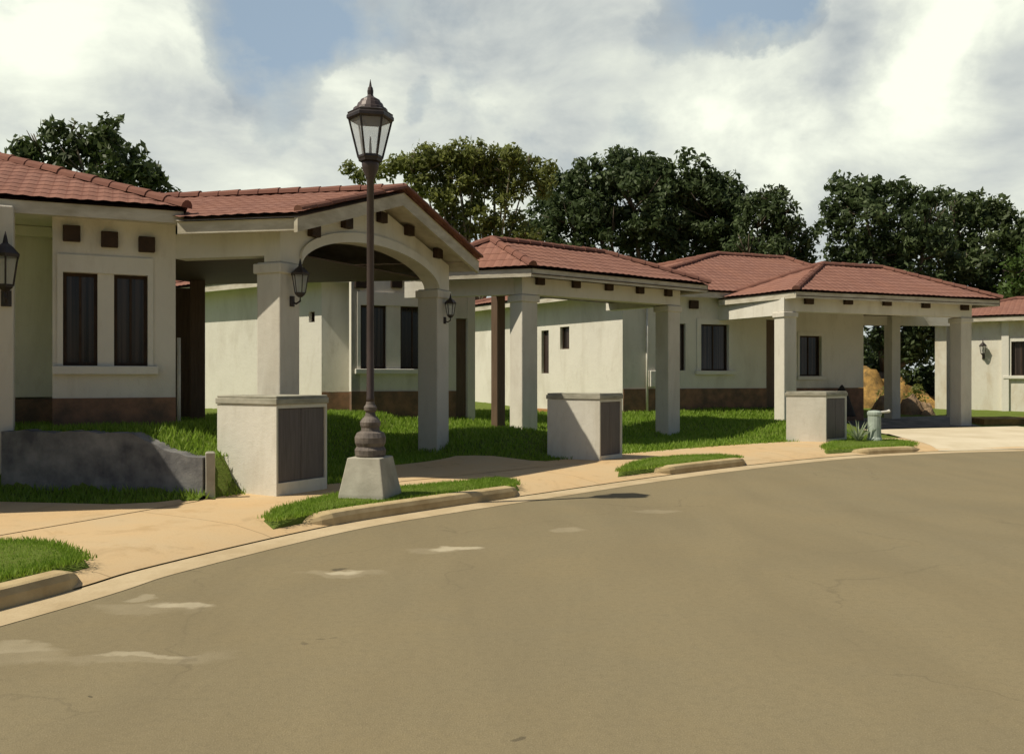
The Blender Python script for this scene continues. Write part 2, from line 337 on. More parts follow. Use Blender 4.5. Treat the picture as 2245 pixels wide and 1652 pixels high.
def np_mesh(name, verts, k, m, parent=None):          # many separate k-gons
    n = len(verts) // k
    me = bpy.data.meshes.new(name); me.vertices.add(n * k); me.vertices.foreach_set('co', np.asarray(verts, np.float32).ravel())
    me.loops.add(n * k); me.loops.foreach_set('vertex_index', np.arange(n * k, dtype=np.int32))
    me.polygons.add(n); me.polygons.foreach_set('loop_start', np.arange(0, n * k, k, dtype=np.int32))
    me.update(calc_edges=True); me.materials.append(MATS[m])
    o = bpy.data.objects.new(name, me); COL.objects.link(o)
    if parent: o.parent = parent; o.matrix_parent_inverse = chain(parent).inverted()
    return o

# ------------------------------------------------------------------ kerb line and terrain heights
KP = [(-12., -18.), (-8.2, -6.), (-5.6, 1.2), G(0, 1340), G(330, 1246), G(700, 1160), G(910, 1124), G(1180, 1084), G(1450, 1045), G(1670, 1018), G(1860, 1000), G(2060, 990), G(2245, 985), (15.5, 20.6), (24, 21.6), (45, 22.4), (90, 22.8)]
def spline(pts, n=14):
    out = []
    for i in range(len(pts) - 1):
        p0 = np.array(pts[max(i - 1, 0)]); p1 = np.array(pts[i]); p2 = np.array(pts[i + 1]); p3 = np.array(pts[min(i + 2, len(pts) - 1)])
        for k in range(n):
            t = k / n
            m1 = (p2 - p0) / 2 if i > 0 else p2 - p1
            m2 = (p3 - p1) / 2 if i < len(pts) - 2 else p2 - p1
            out.append((2*t**3-3*t**2+1)*p1 + (t**3-2*t**2+t)*m1 + (-2*t**3+3*t**2)*p2 + (t**3-t**2)*m2)
    out.append(np.array(pts[-1])); return np.array(out)
KERB = spline(KP)
KT = np.gradient(KERB, axis=0); KT /= np.linalg.norm(KT, axis=1)[:, None]
KN = np.stack([-KT[:, 1], KT[:, 0]], 1)               # inland normal
KS = np.concatenate([[0], np.cumsum(np.linalg.norm(np.diff(KERB, axis=0), axis=1))])
def kerb_dist(xy):
    xy = np.atleast_2d(xy); a = KERB[:-1]; b = KERB[1:]; ab = b - a; best = np.full(len(xy), 1e9); sgn = np.ones(len(xy))
    for i in range(len(a)):
        w = xy - a[i]; t = np.clip((w @ ab[i]) / (ab[i] @ ab[i]), 0, 1); q = w - t[:, None] * ab[i]
        d = np.hypot(q[:, 0], q[:, 1]); u = d < best - 1e-9
        best = np.where(u, d, best); cr = ab[i][0] * w[:, 1] - ab[i][1] * w[:, 0]; sgn = np.where(u, np.sign(cr), sgn)
    return best * sgn
def s_at(x, y):                                       # kerb arc length nearest a surveyed kerb point
    p = np.array(G(x, y)); return KS[np.argmin(np.hypot(*(KERB - p).T))]
def sst(a, b, x): t = np.clip((x - a) / (b - a), 0, 1); return t * t * (3 - 2 * t)
RW1 = P(18, 11.25); RW2 = P(455, 10.8)                 # retaining wall
(RWu, RWL) = unit(RW2, RW1); RWn = (RWu[1], -RWu[0])
if RWn[1] < 0: RWn = (-RWn[0], -RWn[1])
WALK = 2.15
BUMPS = [(.1, 17.1, .42, 1.35), (-1.2, 17.4, .12, 1.0), (6.7, 22.0, .30, 1.5), (4.6, 22.6, .14, 1.6), (.6, 27.2, -.42, 2.6), (-3.6, 11.6, .30, .6)]
def H(x, y):
    x = np.asarray(x, float); y = np.asarray(y, float); t = kerb_dist(np.stack([x.ravel(), y.ravel()], 1)).reshape(x.shape)
    h = .125 + .03 * sst(2.2, 4.2, t) + .57 * np.clip((t - 4.2) / 4.4, 0, 1)
    h = np.where((x > 9.5), .125 + .25 * sst(6, 14, t), h)
    for (bx, by, bh, br) in BUMPS: h = h + bh * np.exp(-((x - bx) ** 2 + (y - by) ** 2) / (br * br)) * sst(2.1, 3.0, t)
    p = (x - RW2[0]) * RWu[0] + (y - RW2[1]) * RWu[1]; q = (x - RW2[0]) * RWn[0] + (y - RW2[1]) * RWn[1]
    top = np.where(p > 0, .60 + .30 * sst(0, 1.2, p), .125 + .475 * sst(-.95, 0.0, p) * sst(2.05, 2.75, t))
    fr = .125 + .08 * sst(-.6, -.1, q); wq = np.where(p > -.06, .07, .5)
    inside = sst(-.07, .07, q) * sst(5.2, 3.2, q - p * .0) 
    lot = (p > -.8) & (x < -2.2)
    wt = sst(-wq, .07, q); h2 = fr * (1 - wt) + np.maximum(top, h) * wt
    fade = sst(3.4, 1.6, q)                            # the terrace joins the common lawn behind
    h = np.where(lot, np.where(q > -.5, h2 * fade + np.maximum(h, .78 * sst(-.8, 1, p) * (q > 1)) * (1 - fade), np.where(t > 1.9, fr, h)), h)
    return h
def Hs(x, y): return float(H(np.array([x]), np.array([y]))[0])

# ------------------------------------------------------------------ setting: ground, road, pavement, kerbs
def structure(o, label=None): return tag(o, label, None, None, 'structure')
mb = MB(); mb.quad((-400, -200, -.06), (500, -200, -.06), (500, 700, -.06), (-400, 700, -.06)); structure(mb.build('ground', 'lawn'), 'grass ground reaching far behind the houses')
def grid_lawn():
    xs = np.concatenate([np.arange(-40, -10, 1.0), np.arange(-10, 20, .15), np.arange(20, 60, 1.5)]); ys = np.concatenate([np.arange(-20, 4, 1.), np.arange(4, 32, .15), np.arange(32, 70, 2.)])
    X, Y = np.meshgrid(xs, ys, indexing='ij'); T = kerb_dist(np.stack([X.ravel(), Y.ravel()], 1)).reshape(X.shape); HH = H(X, Y)
    HH = HH + (rng.random(HH.shape) - .5) * .02 * (T > 2.6)
    idx = -np.ones(X.shape, int); ok = T > 1.95; idx[ok] = np.arange(ok.sum())
    v = np.stack([X[ok], Y[ok], HH[ok] - .012], 1)
    a, b, c, d = idx[:-1, :-1], idx[1:, :-1], idx[1:, 1:], idx[:-1, 1:]
    good = (a >= 0) & (b >= 0) & (c >= 0) & (d >= 0)
    m = MB(); m.v = [tuple(p) for p in v]; m.f = list(zip(a[good].tolist(), b[good].tolist(), c[good].tolist(), d[good].tolist()))
    return m.build('lawn_terrain', 'lawn', smooth=True)
structure(grid_lawn(), 'green lawns sloping up from the pavement to the houses')
def strip(name, offs, zs, m, i0=0, i1=None, label=None):
    i1 = i1 or len(KERB); b = MB()
    for i in range(i0, i1):
        for o_, z_ in zip(offs, zs): p = KERB[i] + KN[i] * o_; b.v.append((p[0], p[1], z_))
    k = len(offs)
    for i in range(i1 - i0 - 1):
        for j in range(k - 1): b.f.append((i * k + j, (i + 1) * k + j, (i + 1) * k + j + 1, i * k + j + 1))
    o = b.build(name, m, smooth=True); ul = o.data.uv_layers.new(name='UVMap')
    for lp in o.data.loops: i_, j_ = divmod(lp.vertex_index, k); ul.data[lp.index].uv = (KS[i0 + i_], offs[j_])
    return structure(o, label)
b = MB(); n0 = 0
for i in range(len(KERB)): p = KERB[i] - KN[i] * .30; b.v.append((p[0], p[1], 0)); 
far = [(120, 22), (120, -40), (-12, -40)]
b.v += [(x, y, 0) for x, y in far]; b.f.append(tuple(range(len(b.v)))); structure(b.build('road', 'asphalt'), 'brownish grey asphalt road with pale cement spills')
strip('gutter', (-.34, -.012), (.004, .012), 'gutter', label='pale concrete gutter strip along the road')
strip('pavement', (.012, .12, .5, 1.0, 1.6, WALK), (.018, .045, .105, .125, .133, .138), 'pavement', label='sandy orange concrete pavement and driveway aprons')
def kerb(x0, y0, x1, y1, ramp0=.5, ramp1=.5, hgt=.15):
    s0, s1 = s_at(x0, y0), s_at(x1, y1); n = max(8, int((s1 - s0) / .12)); b = MB(); rings = []
    for i in range(n + 1):
        s = s0 + (s1 - s0) * i / n; j = np.searchsorted(KS, s) - 1; j = min(max(j, 0), len(KS) - 2); f = (s - KS[j]) / (KS[j + 1] - KS[j])
        p = KERB[j] * (1 - f) + KERB[j + 1] * f; nn = KN[j] * (1 - f) + KN[j + 1] * f
        e0 = min(1, (s - s0) / ramp0) if ramp0 else 1; e1 = min(1, (s1 - s) / ramp1) if ramp1 else 1; e = min(e0, e1); e = e * e * (3 - 2 * e)
        h = .02 + (hgt - .02) * e; inn = (1 - e) * .28
        prof = [(inn - .012, -.03), (inn + .005, h * .62), (inn + .03, h * .93), (inn + .06, h), (inn + .165, h + .004), (inn + .175, -.03)]
        rings.append([(p[0] + nn[0] * o_, p[1] + nn[1] * o_, z_) for o_, z_ in prof])
    b.ring(rings); return structure(b.build('kerb', 'kerb_stone', smooth=False), 'raised concrete kerb with ramped ends')
kerb(-400, 1560, 240, 1266, 0, .55); kerb(660, 1166, 1190, 1083, .5, .5); kerb(1425, 1048, 1675, 1018, .6, .6); kerb(1858, 1000, 2060, 990, .7, .8, .13)

# verge islands of turf, each a gently domed slab
ISLANDS = [
    [(-160, 1205), (0, 1183), (60, 1180), (130, 1188), (175, 1205), (196, 1221), (120, 1240), (0, 1266), (-160, 1310)],
    [(578, 1131), (605, 1112), (690, 1090), (752, 1077), (870, 1066), (985, 1056), (1090, 1046), (1128, 1050), (1140, 1060), (1040, 1078), (905, 1096), (790, 1118), (712, 1134), (660, 1142), (605, 1140)],
    [(1356, 1027), (1385, 1012), (1430, 1003), (1500, 997), (1580, 995), (1630, 1000), (1600, 1010), (1520, 1016), (1450, 1030), (1400, 1036)],
    [(1800, 976), (1825, 966), (1870, 962), (1960, 962), (2010, 968), (2044, 978), (2030, 984), (1960, 988), (1890, 990), (1845, 987), (1808, 983)],
]
ISL = []
for k, pl in enumerate(ISLANDS):
    pts = [G(x, y, .15) for x, y in pl]; tt = kerb_dist(np.array(pts)); nn = [KN[np.argmin(np.hypot(*(KERB - np.array(p)).T))] for p in pts]
    pts = [add2(p, (max(0, .185 - t_), n_)) for p, t_, n_ in zip(pts, tt, nn)]; c = (sum(p[0] for p in pts) / len(pts), sum(p[1] for p in pts) / len(pts)); b = MB()
    pz = np.interp(kerb_dist(np.array(pts)), (.012, .12, .5, 1.0, 1.6, WALK), (.018, .045, .105, .125, .133, .138))
    rings = [[(p[0], p[1], z - .05) for p, z in zip(pts, pz)], [(p[0], p[1], z + .006) for p, z in zip(pts, pz)]]
    for f, z, k_ in ((.93, .145, .35), (.6, .160, 1), (.25, .165, 1)): rings.append([(c[0] + (p[0] - c[0]) * f, c[1] + (p[1] - c[1]) * f, max(z_ + .01, z_ * (1 - k_) + z * k_)) for p, z_ in zip(pts, pz)])
    b.ring(rings); structure(b.build('verge', 'lawn', smooth=False), 'turf verge between kerb and pavement'); ISL.append(pts)

def drape(name, pts, m, lift, label, step=.25):
    xs = np.array([p[0] for p in pts]); ys = np.array([p[1] for p in pts]); b = MB()
    n = len(pts); k = 10
    # a four-sided patch: pts = [A,B,C,D], ruled between AB and DC
    A, B_, C_, D_ = [np.array(p) for p in pts]; nu = max(2, int(np.linalg.norm(B_ - A) / step)); nv = max(2, int(np.linalg.norm(D_ - A) / step))
    for i in range(nu + 1):
        for j in range(nv + 1):
            u, v = i / nu, j / nv; p = (A * (1 - u) + B_ * u) * (1 - v) + (D_ * (1 - u) + C_ * u) * v
            t_ = float(kerb_dist(p)[0]); zz = Hs(p[0], p[1]) + lift if t_ > WALK else np.interp(t_, (.012, .12, .5, 1.0, 1.6, WALK), (.018, .045, .105, .125, .133, .138)) + min(.006, t_ * .1)
            b.v.append((p[0], p[1], zz))
    for i in range(nu):
        for j in range(nv): b.f.append((i * (nv + 1) + j, (i + 1) * (nv + 1) + j, (i + 1) * (nv + 1) + j + 1, i * (nv + 1) + j + 1))
    return structure(b.build(name, m, smooth=True), label)
DRIVE_A = [G(845, 1058, .14), G(1285, 1012, .14), G(1000, 1009, .14), P(800, 14.0)]
KC = [KERB[np.argmin(np.abs(KS - s_at(x, y)))] + KN[np.argmin(np.abs(KS - s_at(x, y)))] * .02 for x, y in ((2062, 990), (2245, 985))]
DRIVE_C = [tuple(KC[0]), (14.6, 20.5), P(2230, 26.2), P(1890, 24.6)]
def off_pt(x, y, t): i = np.argmin(np.abs(KS - s_at(x, y))); return tuple(KERB[i] + KN[i] * t)
DRIVE_W = [off_pt(-700, 1800, 2.05), G(440, 1097, .14), G(250, 1104, .15), G(-400, 1080, .2)]
drape('driveway', DRIVE_W, 'pavement', .022, 'concrete paving before the grey retaining wall')
drape('driveway', DRIVE_A, 'pavement', .022, 'concrete driveway under the arched carport')
drape('driveway', DRIVE_C, 'concrete_light', .022, 'pale concrete driveway into the farthest carport')
drape('carport_floor', [P(1860, 24.7), P(2150, 26.1), P(2080, 30.5), P(1850, 29)], 'old_concrete', .03, 'dark carport floor slab')

# ------------------------------------------------------------------ roofs
def slope(mb, e0, e1, r0, r1, lift=.05, pitch_w=.19, row=.27):
    """tiled slope with eave e0->e1 and upper edge r0->r1 (3D points, planar); corrugated barrel tiles in real geometry."""
    e0, e1, r0, r1 = map(Vector, (e0, e1, r0, r1))
    U = (e1 - e0).normalized(); N = (e1 - e0).cross(((r0 + r1) / 2) - e0).normalized()
    if N.z < 0: N = -N
    V = N.cross(U)
    if V.z < 0: V = -V
    poly = [(0, 0), ((e1 - e0).dot(U), 0), ((r1 - e0).dot(U), (r1 - e0).dot(V)), ((r0 - e0).dot(U), (r0 - e0).dot(V))]
    umin = min(p[0] for p in poly); umax = max(p[0] for p in poly); sub = 4; n = int((umax - umin) / pitch_w * sub) + 1
    def vr(u):
        ys = []
        for i in range(4):
            (x0, y0), (x1, y1) = poly[i], poly[(i + 1) % 4]
            if abs(x1 - x0) < 1e-6:
                if abs(u - x0) < 1e-6: ys += [y0, y1]
                continue
            t = (u - x0) / (x1 - x0)
            if -1e-6 <= t <= 1 + 1e-6: ys.append(y0 + t * (y1 - y0))
        return (min(ys), max(ys)) if ys else (0, 0)
    rows = int(max(p[1] for p in poly) / row) + 1; cols = []
    for i in range(n + 1):
        u = umin + (umax - umin) * i / n; a, b_ = vr(u); prof = (.5 - .5 * math.cos(2 * math.pi * u / pitch_w)) * .012
        col = []
        for r in range(rows):
            for vv, dz in ((r * row, .006), ((r + 1) * row - .004, 0.0)):
                v = min(max(vv, a), b_); p = e0 + U * u + V * v + N * (lift + prof + dz + .006 * math.sin(u * 3.1 + v * 2.3)); col.append((p, (u, v)))
        cols.append(col)
    k = rows * 2; base = len(mb.v)
    for col in cols:
        for p, uv in col: mb.v.append(tuple(p)); mb.uv[len(mb.v) - 1] = uv
    for i in range(n):
        for j in range(k - 1):
            q = (base + i * k + j, base + (i + 1) * k + j, base + (i + 1) * k + j + 1, base + i * k + j + 1)
            a = [Vector(mb.v[x]) for x in q]
            if (a[2] - a[0]).cross(a[3] - a[1]).length > 2e-4: mb.f.append(q)
    mb.deck = getattr(mb, 'deck', []) + [(e0, e1, r1, r0)]
def build_roof(mb, parent, deck='dark_wood'):
    uv = dict(mb.uv); o = mb.build('roof', 'roof_tile', parent); d = MB()
    for q in mb.deck: d.quad(*q)
    d.build('roof_deck', deck, o)
    me = o.data; ul = me.uv_layers.new(name='UVMap')
    for lp in me.loops:
        if lp.vertex_index in uv: ul.data[lp.index].uv = uv[lp.vertex_index]
    return o
def caps(mb, a, b_, r=.10, step=.33):
    a, b_ = Vector(a), Vector(b_); L = (b_ - a).length; n = max(1, int(L / step)); d = (b_ - a).normalized(); side = d.cross(Vector((0, 0, 1))).normalized(); up = side.cross(d)
    for i in range(n):
        p0 = a + d * (L * i / n); p1 = a + d * (L * (i + 1) / n + .04); rings = []
        jit = random.uniform(-.008, .008)
        for p, rr in ((p0, r * 1.08), (p1, r * .92)):
            rings.append([p + side * (rr * math.cos(t)) + up * (rr * math.sin(t) + .03 + jit) for t in [math.pi * k / 6 for k in range(7)]])
        mb.ring(rings)
def hip(parent, FL, FR, BR, BL, AL, AR, ze, sof='plaster'):
    e = lambda p: (p[0], p[1], ze); mb = MB()
    slope(mb, e(FL), e(FR), AL, AR); slope(mb, e(BL), e(FL), AL, AL); slope(mb, e(FR), e(BR), AR, AR); slope(mb, e(BR), e(BL), AR, AL)
    rf = build_roof(mb, parent)
    c = MB()
    lf = lambda p: (p[0], p[1], p[2] + .02)
    caps(c, lf(e(FL)), lf(AL)); caps(c, lf(e(FR)), lf(AR)); caps(c, lf(AL), lf(AR)); caps(c, lf(e(BR)), lf(AR)); caps(c, lf(e(BL)), lf(AL))
    c.build('ridge_cap', 'roof_tile', rf)
    fascia(parent, [FL, FR, BR, BL], ze, True, sof=sof)
    return rf
def fascia(parent, pts, ze, closed, h=.17, inset=.03, sof='plaster'):
    fb = MB(); n = len(pts); cx = sum(p[0] for p in pts) / n; cy = sum(p[1] for p in pts) / n
    for i in range(n if closed else n - 1):
        a, b_ = pts[i], pts[(i + 1) % n]; (u, L) = unit(a, b_); v = (-u[1], u[0])
        if (cx - a[0]) * v[0] + (cy - a[1]) * v[1] < 0: v = (-v[0], -v[1])
        p0 = add2(a, (inset, v), (inset * 1.0, u)); p1 = add2(b_, (inset, v), (-inset * 1.0, u))
        fb.prism([p0, p1, add2(p1, (.035, v)), add2(p0, (.035, v))], ze - h, ze - .004)
    fb.build('fascia', 'fascia', parent)
    sb = MB(); sh = lambda p: (cx + (p[0] - cx) * .985, cy + (p[1] - cy) * .985)
    sb.prism([sh(p) for p in pts], ze - h + .05, ze - h + .07); sb.build('soffit', sof, parent)

# ------------------------------------------------------------------ wall helpers
def wall(parent, p, q, z0, z1, ops=(), m='plaster', th=.2, name='wall', mb=None):
    """wall from p to q (left to right seen from the street); thickness goes inland. ops = (s0,s1,za,zb)"""
    (u, L) = unit(p, q); b = mb or MB(); cuts = sorted(ops); s = 0
    for (a, c, za, zb) in cuts:
        if a > s + .004: b.box(add2(p, (s, u)), u, a - s, th, z0, z1)
        if za > z0: b.box(add2(p, (a, u)), u, c - a, th, z0, za)
        if zb < z1: b.box(add2(p, (a, u)), u, c - a, th, zb, z1)
        s = c
    if s < L - .004: b.box(add2(p, (s, u)), u, L - s, th, z0, z1)
    if mb is None: return b.build(name, m, parent)
def window(parent, p, q, op, sill=True, lintel=True, trimw=.1, mull=1, dark_frame=True):
    (u, L) = unit(p, q); v = (-u[1], u[0]); a, c, za, zb = op
    w = MB(); t = .045                                # dark timber sash set back in the opening
    b0 = add2(p, (a, u), (.09, v))
    w.box(b0, u, t, .05, za, zb); w.box(add2(b0, (c - a - t, u)), u, t, .05, za, zb)
    w.box(add2(b0, (t, u)), u, c - a - 2 * t, .05, za, za + t); w.box(add2(b0, (t, u)), u, c - a - 2 * t, .05, zb - t, zb)
    for k in range(mull): w.box(add2(b0, ((c - a) * (k + 1) / (mull + 1) - .015, u), (.004, v)), u, .03, .04, za + t, zb - t)
    fr = w.build('window', 'dark_wood', parent)
    g = MB(); g.box(add2(p, (a + .01, u), (.115, v)), u, c - a - .02, .012, za + .01, zb - .01); g.build('pane', 'window_glass', fr)
    return fr
def surround(parent, p, q, s0, s1, za, zb, lint=(.0, .25), sill=(.12, .0), mid=None, jw=.07, out=.03):
    """raised plaster surround: lintel band, jambs, mid pier and projecting sill"""
    (u, L) = unit(p, q); v = (-u[1], u[0]); b = MB()
    o = add2(p, (-out, v))
    b.box(add2(o, (s0 - jw, u)), u, s1 - s0 + 2 * jw, out - .002, zb, zb + lint[1])
    b.box(add2(o, (s0 - jw, u)), u, jw, out - .004, za, zb); b.box(add2(o, (s1, u)), u, jw, out - .004, za, zb)
    b.build('lintel', 'trim', parent)
    s = MB(); s.box(add2(p, (s0 - jw - .06, u), (-.11, v)), u, s1 - s0 + 2 * jw + .12, .108, za - sill[0], za - .004)
    s.build('sill', 'trim', parent, bevel=.012)
def beam_end(parent, p, q, s, z, w=.2, h=.2, out=.10):
    (u, L) = unit(p, q); v = (-u[1], u[0]); b = MB()
    b.box(add2(p, (s - w / 2, u), (-out, v)), u, w, out - .002, z - h / 2, z + h / 2); b.build('beam_end', 'dark_wood', parent, bevel=.01)
def beam_ends(parent, p, q, xs_ys, w=.2, h=.2):
    for x, y in xs_ys:
        s, d = on_line(p, q, x); beam_end(parent, p, q, s, Z(y, d), w, h)
def op_px(p, q, x0, x1, y0, y1):
    s0, d0 = on_line(p, q, x0); s1, d1 = on_line(p, q, x1); d = (d0 + d1) / 2
    return (s0, s1, Z(y1, d), Z(y0, d))
def column(parent, near, u, z0, z1, w=.42, cap=True, m='column_plaster'):
    """square column; 'near' is its left-front corner, u runs along the street"""
    b = MB(); b.box(near, u, w, w, z0, z1); c = b.build('column', m, parent, bevel=.02)
    if cap:
        v = (-u[1], u[0]); k = MB(); k.box(add2(near, (-.035, u), (-.035, v)), u, w + .07, w + .07, z1 - .16, z1 - .02); k.build('capital', m, c, bevel=.015)
    return c
def wall_lantern(parent, pos, out, z, s=1.0):
    """small hexagonal carriage lantern on a bracket; pos on the wall, out = outward direction"""
    c = add2(pos, (.17 * s, out)); i = MB()
    i.tube([(pos[0], pos[1], z - .12 * s), (*add2(pos, (.09 * s, out)), z - .16 * s), (*c, z - .12 * s), (*c, z - .02)], .016 * s)
    i.lathe(pos, [(.05 * s, z - .2 * s), (.05 * s, z - .04 * s)], 8)
    i.lathe(c, [(.03 * s, z - .06 * s), (.075 * s, z - .02 * s), (.08 * s, z), (.078 * s, z + .012)], 6)
    i.lathe(c, [(.14 * s, z + .28 * s), (.145 * s, z + .31 * s), (.08 * s, z + .38 * s), (.03 * s, z + .42 * s), (.02 * s, z + .47 * s), (.004, z + .54 * s)], 6)
    for k in range(6):
        a = 2 * math.pi * k / 6; i.tube([(c[0] + .08 * s * math.cos(a), c[1] + .08 * s * math.sin(a), z), (c[0] + .125 * s * math.cos(a), c[1] + .125 * s * math.sin(a), z + .29 * s)], .009 * s, 5)
    o = i.build('wall_lantern', 'iron', parent)
    g = MB(); g.lathe(c, [(.074 * s, z + .012), (.118 * s, z + .28 * s)], 6); g.build('lantern_glass', 'lantern_glass', o)

# ------------------------------------------------------------------ HOUSE with the arched gable carport (nearest)
def house_near():
    FAC_L = P(115, 12.0); FAC_R = P(385, 12.7)
    h = thing('house', 'nearest cream house with arched gable carport and twin tall windows, left of the street lamp', 'house', (*FAC_R, .8), 'cream houses with red tiled roofs along the street')
    (u, L) = unit(FAC_L, FAC_R); v = (-u[1], u[0])
    o1 = op_px(FAC_L, FAC_R, 138, 214, 597, 800); o2 = op_px(FAC_L, FAC_R, 250, 324, 603, 803)
    za = (o1[2] + o2[2]) / 2; zb = (o1[3] + o2[3]) / 2; o1 = (o1[0], o1[1], za, zb); o2 = (o2[0], o2[1], za, zb)
    pl = 1.31; top = 3.86
    wall(h, FAC_L, FAC_R, pl, top, [o1, o2], th=.22)
    b = MB(); b.box(add2(FAC_L, (-.03, v)), u, L, .2, .3, pl); b.build('plinth', 'plinth', h)
    surround(h, FAC_L, FAC_R, o1[0], o2[1], za, zb, lint=(0, .24)); window(h, FAC_L, FAC_R, o1, mull=1); window(h, FAC_L, FAC_R, o2, mull=1)
    beam_ends(h, FAC_L, FAC_R, ((157, 513), (240, 526), (321, 537)), .215, .215)
    # recessed wall to the left and the body behind
    RC_L = add2(FAC_L, (-2.6, u), (1.1, v)); RC_R = add2(FAC_L, (.05, u), (1.1, v))
    b = MB(); wall(h, RC_L, RC_R, pl, top, mb=b); b.build('wall', 'plaster', h); b = MB()
    b.box(add2(FAC_L, (.001, u), (.22, v)), u, .2, .88, .3, top); b.build('wall', 'plaster', h); b = MB()      # left return of the bay
    b.box(add2(FAC_R, (-.2, u), (.22, v)), u, .2, 5.4, .3, top); b.build('wall', 'plaster', h); b = MB()      # wall beside the carport
    b.box(add2(RC_L, (0, u), (.2, v)), u, .2, 5.5, .3, top); b.box(add2(RC_L, (.2, u), (5.3, v)), u, L + 2.1, .2, .3, top)
    b.build('wall', 'plaster', h)
    b = MB(); b.box(add2(RC_L, (0, u), (-.03, v)), u, 2.65, .2, .3, pl - .03); b.build('plinth', 'plinth', h)
    b = MB(); b.box(add2(FAC_L, (-1.1, u), (.93, v)), u, 1.1, .16, 3.62, 3.76); b.build('cornice', 'trim', h)
    # porch post at the left edge with lantern, white tube added for a sunlit sliver
    pp = P(-38, 11.15); column(h, pp, u, .2, 3.78, .34, cap=False)
    wall_lantern(h, add2(pp, (.26, u), (-.001, v)), (-v[0], -v[1]), Z(622, 10.9), 1.25)
    d = MB(); dp = P(24, 11.75); d.tube([(*dp, .55), (*dp, 2.75)], .032, 8); d.build('pipe_or_lit_strip', 'pipe_and_lit_white', h, smooth=True)
    # main hip roof
    ud = (-.917, -.4); bd = (-.4, .917)
    FR = (-4.50, 12.25); FL = add2(FR, (7.2, ud)); BR = add2(FR, (7.0, bd)); BL = add2(FL, (7.0, bd)); ze = 3.89; rise = 1.38
    AR = (*add2(FR, (3.5, ud), (3.5, bd)), ze + rise); AL = (*add2(FL, (-3.5, ud), (3.5, bd)), ze + rise)
    hip(h, FL, FR, BR, BL, AL, AR, ze)
    # added porch wing, out of view at left, casts shade on wall and paving
    wl = MB(); W0 = (-7.55, 8.6); (wu, _) = unit(W0, add2(W0, (1, (-.93, -.36)))); 
    E = [(-6.8, 11.2), (-6.4, 8.9), (-10.2, 7.3), (-11.4, 9.3)]
    r = MB(); slope(r, (*E[1], 3.9), (*E[0], 3.9), (-9.4, 8.1, 4.6), (-9.3, 10.3, 4.6)); slope(r, (*E[3], 3.9), (*E[2], 3.9), (-9.3, 10.3, 4.6), (-9.4, 8.1, 4.6)); build_roof(r, h)
    g = MB(); g.prism([(-6.75, 9.2), (-10.1, 7.85), (-10.15, 8.05), (-6.75, 9.4)], [3.1] * 4, [3.88, 3.88, 3.88, 3.88]); g.build('beam', 'plaster', h)
    for c in ((-7.1, 9.08), (-10.2, 7.85)): column(h, c, (.93, .37), .1, 3.1, .4)
    # ---- arched gable carport
    TL = P(655, 11.8); TR = P(1052, 16.45); (gu, GL) = unit(TL, TR); gn = (gu[1], -gu[0]); ax = (-.985, .172); zt = 3.73; pk = .80
    W = add2(TL, (-.52, gn), (.24, gu)); WR = add2(TR, (-.52, gn), (-.24, gu)); WL = GL - .48
    mid = add2(TL, (GL / 2, gu)); A0 = (*mid, zt + pk)
    Lx = 5.6; A1 = (*add2(mid, (Lx, ax)), zt + pk)
    r = MB(); e = lambda p: (*p, zt)
    slope(r, e(TL), e(add2(TL, (1.75, ax))), A0, A1); slope(r, e(add2(TR, (Lx, ax))), e(TR), A1, A0); rf = build_roof(r, h, 'fascia')
    c = MB(); caps(c, (A0[0], A0[1], A0[2] + .02), (A1[0], A1[1], A1[2] + .02))
    caps(c, (TL[0], TL[1], zt + .05), (A0[0], A0[1], A0[2] + .05), .07); caps(c, (TR[0], TR[1], zt + .05), (A0[0], A0[1], A0[2] + .05), .07); c.build('ridge_cap', 'roof_tile', rf)
    f = MB()                                          # rake boards and eave boards
    for a, z0, b_, z1 in ((TL, zt, mid, zt + pk), (mid, zt + pk, TR, zt)):
        a2, b2 = add2(a, (-.02, gn)), add2(b_, (-.02, gn)); a3, b3 = add2(a2, (-.06, gn)), add2(b2, (-.06, gn))
        f.prism([a2, b2, b3, a3], [z0 - .20, z1 - .20, z1 - .20, z0 - .20], [z0 - .004, z1 - .004, z1 - .004, z0 - .004])
    for a in (TL, TR):
        s = .03 if a is TL else -.03
        a2 = add2(a, (s, gu), (-.1, gn)); b2 = add2(a2, (1.7 if a is TL else Lx - .3, ax)); f.prism([a2, b2, add2(b2, (s * 1.3, gu)), add2(a2, (s * 1.3, gu))], zt - .17, zt - .006)
    f.build('fascia', 'fascia', h)
    # gable wall with segmental arch
    N = 48; cw = .42; zs, za_ = 3.20, 3.72; gw = MB(); tr_ = MB(); th = .28; prev = None
    def arch(s):
        if s < cw or s > WL - cw: return zs
        x = (s - WL / 2) / (WL / 2 - cw); return zs + (za_ - zs) * math.sqrt(max(0, 1 - x * x)) ** 1.15
    rk = lambda s: zt - .14 + pk * (1 - abs((s + .24) - GL / 2) / (GL / 2))
    ss = [cw * k / 2 for k in range(2)] + [cw + (WL - 2 * cw) * (.5 - .5 * math.cos(math.pi * k / N)) for k in range(N + 1)] + [WL - cw / 2, WL]
